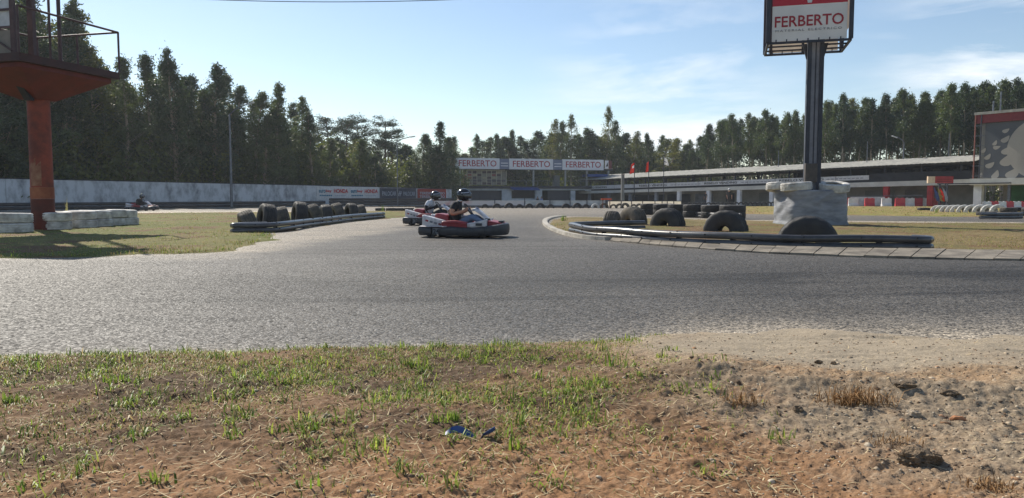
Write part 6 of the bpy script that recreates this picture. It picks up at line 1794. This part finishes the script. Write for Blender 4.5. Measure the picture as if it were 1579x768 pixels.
# taller clumps of broad blades
nc = 1150; cy = 2.0 + 3.0 * fr_.random(nc); cx = (fr_.random(nc) * 1.7 - 0.95) * cy
k_ = fr_.random(nc) < cover(cx, cy) * 1.1 + 0.02 * (cx < 1.0); cx, cy = cx[k_], cy[k_]
ids = np.repeat(np.arange(len(cx)), fr_.integers(6, 26, len(cx)))
x = cx[ids] + fr_.normal(0, .028, len(ids)); y = cy[ids] + fr_.normal(0, .028, len(ids))
ok_ = (y > 1.7) & (np.abs(x / y) < 1.1) & (sdist(x, y, VERGE) > 0.0); x, y = x[ok_], y[ok_]; n0 = len(x)
P_ = np.stack([x, y, verge_z(x, y) - .004], 1)
parts.append(blades(P_, fr_.uniform(.025, .085, n0), fr_.uniform(.0035, .008, n0), fr_.uniform(.35, 1.7, n0), greens(n0, fr_, .14) * 1.1, fr_))
V_, q_, t_, c_ = join(parts)
o = link('verge_grass', mesh_np('verge_grass', V_, q_, t_, c_, M_GRASS)); tag(o, 'short patchy green grass growing along the near dirt verge', 'grass', None, 'stuff')

# dry straw and twigs lying about
n0 = 9500; y = 1.9 + 3.0 * fr_.random(n0) ** 1.1; x = (fr_.random(n0) * 2 - 1) * y * .95
k_ = (sdist(x, y, VERGE) > 0.02) & (fr_.random(n0) < np.where(x > 0.9, 0.25, .9)); x, y = x[k_], y[k_]; n0 = len(x)
P_ = np.stack([x, y, verge_z(x, y) + .003], 1)
ln = fr_.uniform(.015, .075, n0); col_ = np.array(lin(196, 176, 138)) * fr_.uniform(.45, 1.15, n0)[:, None]
V_, q_, t_, c_ = blades(P_, ln, fr_.uniform(.0025, .005, n0), fr_.uniform(1.25, 1.62, n0), col_, fr_, True)
o = link('straw_litter', mesh_np('straw_litter', V_, q_, t_, c_, M_STRAW)); tag(o, 'dry straw and twigs scattered over the near dirt verge', 'litter', None, 'stuff')

# loose gravel and crumbs of earth
ico = []
bm = bmesh.new(); bmesh.ops.create_icosphere(bm, subdivisions=1, radius=1.0); bm.verts.index_update()
IV = np.array([v.co[:] for v in bm.verts]); IF = np.array([[v.index for v in f.verts] for f in bm.faces]); bm.free()
def pebbles(P_, size, col, r, flat=0.65):
    n_ = len(P_); an = r.uniform(0, 6.28, n_); sc_ = size[:, None] * r.uniform(.65, 1.25, (n_, 3)); sc_[:, 2] *= flat
    jit = 1 + r.uniform(-.28, .28, (n_, len(IV), 1))
    L_ = IV[None] * jit * sc_[:, None, :]
    ca, sa = np.cos(an)[:, None], np.sin(an)[:, None]
    X_ = L_[:, :, 0] * ca - L_[:, :, 1] * sa; Y_ = L_[:, :, 0] * sa + L_[:, :, 1] * ca
    V_ = np.stack([X_, Y_, L_[:, :, 2]], 2) + P_[:, None, :]
    T_ = (np.arange(n_)[:, None, None] * len(IV) + IF[None]).reshape(-1, 3)
    return V_.reshape(-1, 3), T_, np.repeat(col, len(IV), 0)
n0 = 34000; y = 1.8 + 3.6 * fr_.random(n0); x = (fr_.random(n0) * 1.9 - 0.75) * y
dens = 0.16 + 0.84 * ss(0.2, 1.2, x + (fbm(x * 2, y * 2, 3, 311) - .5)) * (0.25 + .75 * ss(4.4, 3.6, y))
k_ = (fr_.random(n0) < dens) & (sdist(x, y, VERGE) > 0.03) & (np.abs(x / y) < 1.1); x, y = x[k_], y[k_]; n0 = len(x)
size = fr_.gamma(1.2, .0021, n0) + .0015
pal = np.array([lin(178, 160, 136), lin(150, 134, 114), lin(186, 172, 150), lin(118, 96, 76), lin(96, 80, 66), lin(150, 116, 88)])
V_, T_, c_ = pebbles(np.stack([x, y, verge_z(x, y) - size * .05], 1), size, pal[fr_.integers(0, 6, n0)] * fr_.uniform(.8, 1.15, n0)[:, None], fr_)
o = link('loose_gravel', mesh_np('loose_gravel', V_, None, T_, c_, M_STONE)); tag(o, 'loose gravel and crumbs of earth on the near verge', 'gravel', None, 'stuff')

# ---- single tufts that stand out
def vground(px, py):
    z_ = 0.0
    for _ in range(8):
        r_ = ray(px, py); t = (z_ - CAM_H) / r_.z; x_, y_ = r_.x * t, r_.y * t
        z_ = 0.5 * z_ + 0.5 * float(verge_z(np.array([x_]), np.array([y_]))[0])
    return x_, y_, float(verge_z(np.array([x_]), np.array([y_]))[0])
TUF = [(640, 568, .105, 26, 'tall bright green grass tuft near the track edge left of centre'), (783, 578, .085, 9, 'small upright green tuft just left of the picture middle'), (833, 583, .085, 10, 'narrow upright green tuft right of the picture middle'),
       (950, 566, .12, 18, 'tallest bright green tuft beside the asphalt edge on the right'), (1022, 553, .07, 18, 'low bright green tuft where the pale sand begins'), (875, 572, .055, 12, 'low pale green tuft between two upright ones'),
       (805, 660, .075, 7, 'single thin green shoot right of the blue strip'), (803, 690, .06, 26, 'wide low grass tuft right below the blue strip'), (422, 668, .065, 8, 'upright pair of green blades in brown soil at left'), (458, 668, .075, 12, 'leaning green tuft beside the upright pair at left'),
       (690, 650, .065, 40, 'spreading green tuft just above the blue strip'), (240, 742, .06, 24, 'flat broad-leaved green tuft low at the left edge'), (470, 752, .07, 7, 'yellow green shoots at the bottom edge left of centre'), (180, 590, .06, 46, 'broad bright green patch tuft at the far left'), (20, 620, .06, 40, 'leafy green tuft at the extreme left edge')]
for px, py, h, nb_, lb in TUF:
    x0, y0, z0 = vground(px, py); r = np.random.default_rng(int(px))
    P_ = np.zeros((nb_, 3)); P_[:, 0] = r.normal(0, .014 + nb_ * .0006, nb_); P_[:, 1] = r.normal(0, .014, nb_)
    V_, q_, t_, c_ = blades(P_, r.uniform(.5, 1.1, nb_) * h, r.uniform(.005, .010, nb_), r.uniform(.05, 1.15, nb_), greens(nb_, r, .03) * 1.15, r)
    o = link('grass_tuft', mesh_np('grass_tuft', V_, q_, t_, c_, M_GRASS), None, (x0, y0, z0 - .006)); tag(o, lb, 'grass tuft', 'single grass tufts on the near verge')
for px, py, h, nb_, spread, lb in ((1320, 622, .125, 330, .075, 'large brown dry grass clump on the right verge'), (1140, 622, .09, 130, .05, 'smaller brown dry weed left of the large dry clump'), (1378, 682, .06, 80, .06, 'pale flattened dry tuft above the dark clod'), (1530, 752, .05, 160, .045, 'low mossy brown tuft at the bottom right corner')):
    x0, y0, z0 = vground(px, py); r = np.random.default_rng(int(px))
    P_ = np.zeros((nb_, 3)); P_[:, 0] = r.normal(0, spread, nb_); P_[:, 1] = r.normal(0, .03, nb_)
    col_ = np.array(lin(150, 116, 78)) * r.uniform(.55, 1.3, nb_)[:, None]
    V_, q_, t_, c_ = blades(P_, r.uniform(.4, 1.2, nb_) * h, r.uniform(.002, .0045, nb_), r.uniform(.4, 1.75, nb_), col_, r)
    o = link('dry_grass_clump', mesh_np('dry_grass_clump', V_, q_, t_, c_, M_STRAW), None, (x0, y0, z0 - .006)); tag(o, lb, 'dry grass', 'dry clumps on the right verge')
def rock(px, py, sx_, sy_, sz_, c, lb, name='stone', seed=1, sub=3):
    x0, y0, z0 = vground(px, py)
    bm = bmesh.new(); bmesh.ops.create_icosphere(bm, subdivisions=sub, radius=1.0)
    for v in bm.verts:
        k = 0.45 + 1.1 * float(fbm(np.array(v.co.x * 2.6 + seed + v.co.z), np.array(v.co.y * 2.6 + v.co.z * 2.1), 5, seed, .62))
        v.co = Vector((v.co.x * sx_ * k, v.co.y * sy_ * k, v.co.z * sz_ * k))
    me = bpy.data.meshes.new(name); bm.to_mesh(me); bm.free(); me.materials.append(c)
    return tag(link(name, me, None, (x0, y0, z0 + sz_ * .35)), lb, 'stone' if name == 'stone' else 'clod', None)
DCL = mat('dark_clod', lin(96, 82, 66), 0.97, lin(136, 116, 92), 40, 1.0, 120); STN = mat('pale_stone', lin(176, 160, 138), 0.9, lin(140, 124, 104), 14, .4, 60); OST = mat('orange_tile_shard', lin(186, 128, 88), .85)
rock(1418, 714, .068, .05, .034, DCL, 'big dark earth clod on gravel at lower right', 'earth_clod', 3, 4)
rock(1262, 561, .022, .018, .015, DCL, 'dark clod on pale sand left of another clod', 'earth_clod', 4)
rock(1285, 562, .016, .014, .012, DCL, 'small dark clod on the pale sand beside a bigger one', 'earth_clod', 5)
rock(1396, 596, .045, .03, .016, DCL, 'flat dark earth lump right of the large dry clump', 'earth_clod', 6)
rock(1465, 608, .04, .025, .014, DCL, 'long flat dark clod at far right of the verge', 'earth_clod', 7)
rock(1230, 634, .022, .02, .016, DCL, 'rounded dark clod below the dry clump', 'earth_clod', 8)
rock(505, 643, .020, .012, .010, STN, 'smooth pale stone in brown soil left of centre', 'stone', 9)
rock(1408, 642, .03, .025, .018, STN, 'pale whitish stone right of the dry clump', 'stone', 11)
rock(1477, 648, .035, .014, .014, OST, 'orange tile shard lying on the right gravel', 'stone', 12)
rock(860, 616, .014, .010, .007, STN, 'small yellowish stone right of the middle', 'stone', 13)
rock(600, 680, .012, .008, .010, STN, 'small beige stone below the middle left tufts', 'stone', 14)
rock(523, 537, .022, .018, .022, DCL, 'dark lump at the asphalt edge left of centre', 'earth_clod', 15)
rock(848, 556, .03, .02, .018, DCL, 'dark soil lump near the asphalt right of centre', 'earth_clod', 16)
# blue plastic strip, twisted and half buried
x0, y0, z0 = vground(725, 675)
mb = MB(); pts = []
for i in range(22):
    f_ = i / 21; xx = -.09 + .18 * f_
    zz = z0 + .014 + .014 * math.sin(f_ * 7) + (.012 if f_ > .75 else 0); tw = 0.2 + 1.2 * math.sin(f_ * 5)
    c = Vector((x0 + xx, y0 + .012 * math.sin(f_ * 6), zz)); w = .011 * (1.2 - .5 * abs(f_ - .5))
    a_ = Vector((0, math.cos(tw), math.sin(tw))) * w; n_ = Vector((0, -math.sin(tw), math.cos(tw))) * .0012
    pts.append([c - a_ - n_, c + a_ - n_, c + a_ + n_, c - a_ + n_])
mb.loft(pts); o = mb.build_at('plastic_strip', mat('blue_plastic', lin(40, 74, 140), .5, lin(60, 84, 130), 30), (x0, y0, z0), True); tag(o, 'twisted strip of blue plastic lying on the dirt', 'litter')

# ---- grass standing on the infield, the island and the far field
def field_grass(name, poly, u0, u1, y0, y1, n_, hmin, hmax, w, label, dry, seed, falloff=1.6):
    r = np.random.default_rng(seed)
    y = y0 * (y1 / y0) ** (r.random(n_) ** falloff); x = r.uniform(u0, u1, n_) * y
    s = sdist(x, y, poly) + (fbm(x * 1.3, y * 1.3, 4, 110 if 'infield' in name else 130) - .5) * .3
    k = (s > -.02) & (r.random(n_) < .25 + .75 * ss(.38, .62, fbm(x * .8, y * .8, 4, seed)))
    x, y = x[k], y[k]; n_ = len(x)
    P_ = np.stack([x, y, gz(x, y) + .02 + 0 * x], 1)
    V_, q_, t_, c_ = blades(P_, r.uniform(hmin, hmax, n_), w * (y / y0) ** .7, r.uniform(.2, 1.3, n_), greens(n_, r, dry) * np.array([.92, .90, .85]), r)
    o = link(name, mesh_np(name, V_, q_, t_, c_, M_GRASS)); tag(o, label, 'grass', None, 'stuff')
field_grass('infield_grass', LEFTGRASS, -.85, -.10, 11, 46, 60000, .035, .085, .009, 'short green and straw grass on the left infield', .45, 1001)
field_grass('island_grass', ISLAND, 0.05, .85, 11.5, 37, 46000, .03, .08, .009, 'dry yellowish grass on the right island', .68, 1002)
field_grass('far_field_grass', FARGRASS, .2, .8, 36, 85, 16000, .05, .12, .03, 'short dry grass on the far field before the pits', .5, 1003, 1.0)
def weed(px, py, h, lb, n_=26, c=None):
    g_ = gp(px, py); r = np.random.default_rng(int(px * 3)); P_ = np.zeros((n_, 3)); P_[:, 0] = r.normal(0, .05, n_); P_[:, 1] = r.normal(0, .05, n_)
    col_ = greens(n_, r, .15) if c is None else np.array(c) * r.uniform(.7, 1.2, n_)[:, None]
    V_, q_, t_, c_ = blades(P_, r.uniform(.4, 1.0, n_) * h, r.uniform(.012, .022, n_), r.uniform(.1, .8, n_), col_, r)
    o = link('weed', mesh_np('weed', V_, q_, t_, c_, M_GRASS), None, (g_.x, g_.y, 0.02)); tag(o, lb, 'weed')
weed(869, 342.5, .34, 'tall green weed at the rounded end of the island kerb', 40)
weed(102, 352, 1.15, 'tall pale dry weed behind the white tyres by the tower', 20, lin(170, 164, 110))
weed(590, 326, .55, 'small weed beyond the end of the left barrier')
weed(1444, 329.5, .5, 'green weed at the left end of the white half tyres')

# ================================================================== HAZE: box of thin air round the place, added also to imitate lens veil
mb = MB(); mb.box((0, 75, 13.4), (420, 330, 29.4))
hm = bpy.data.materials.new('haze_and_lens_veil'); hm.use_nodes = True
hn, hl = hm.node_tree.nodes, hm.node_tree.links
hn.remove(hn['Principled BSDF'])
pv = hn.new('ShaderNodeVolumePrincipled'); pv.inputs['Color'].default_value = (0.86, 0.92, 1.0, 1); pv.inputs['Density'].default_value = 0.00036; pv.inputs['Anisotropy'].default_value = 0.3
hl.new(pv.outputs[0], hn['Material Output'].inputs['Volume'])
o = mb.build('haze', hm); tag(o, 'thin pale haze over the whole track, added also as lens veil', 'haze', None, 'stuff')
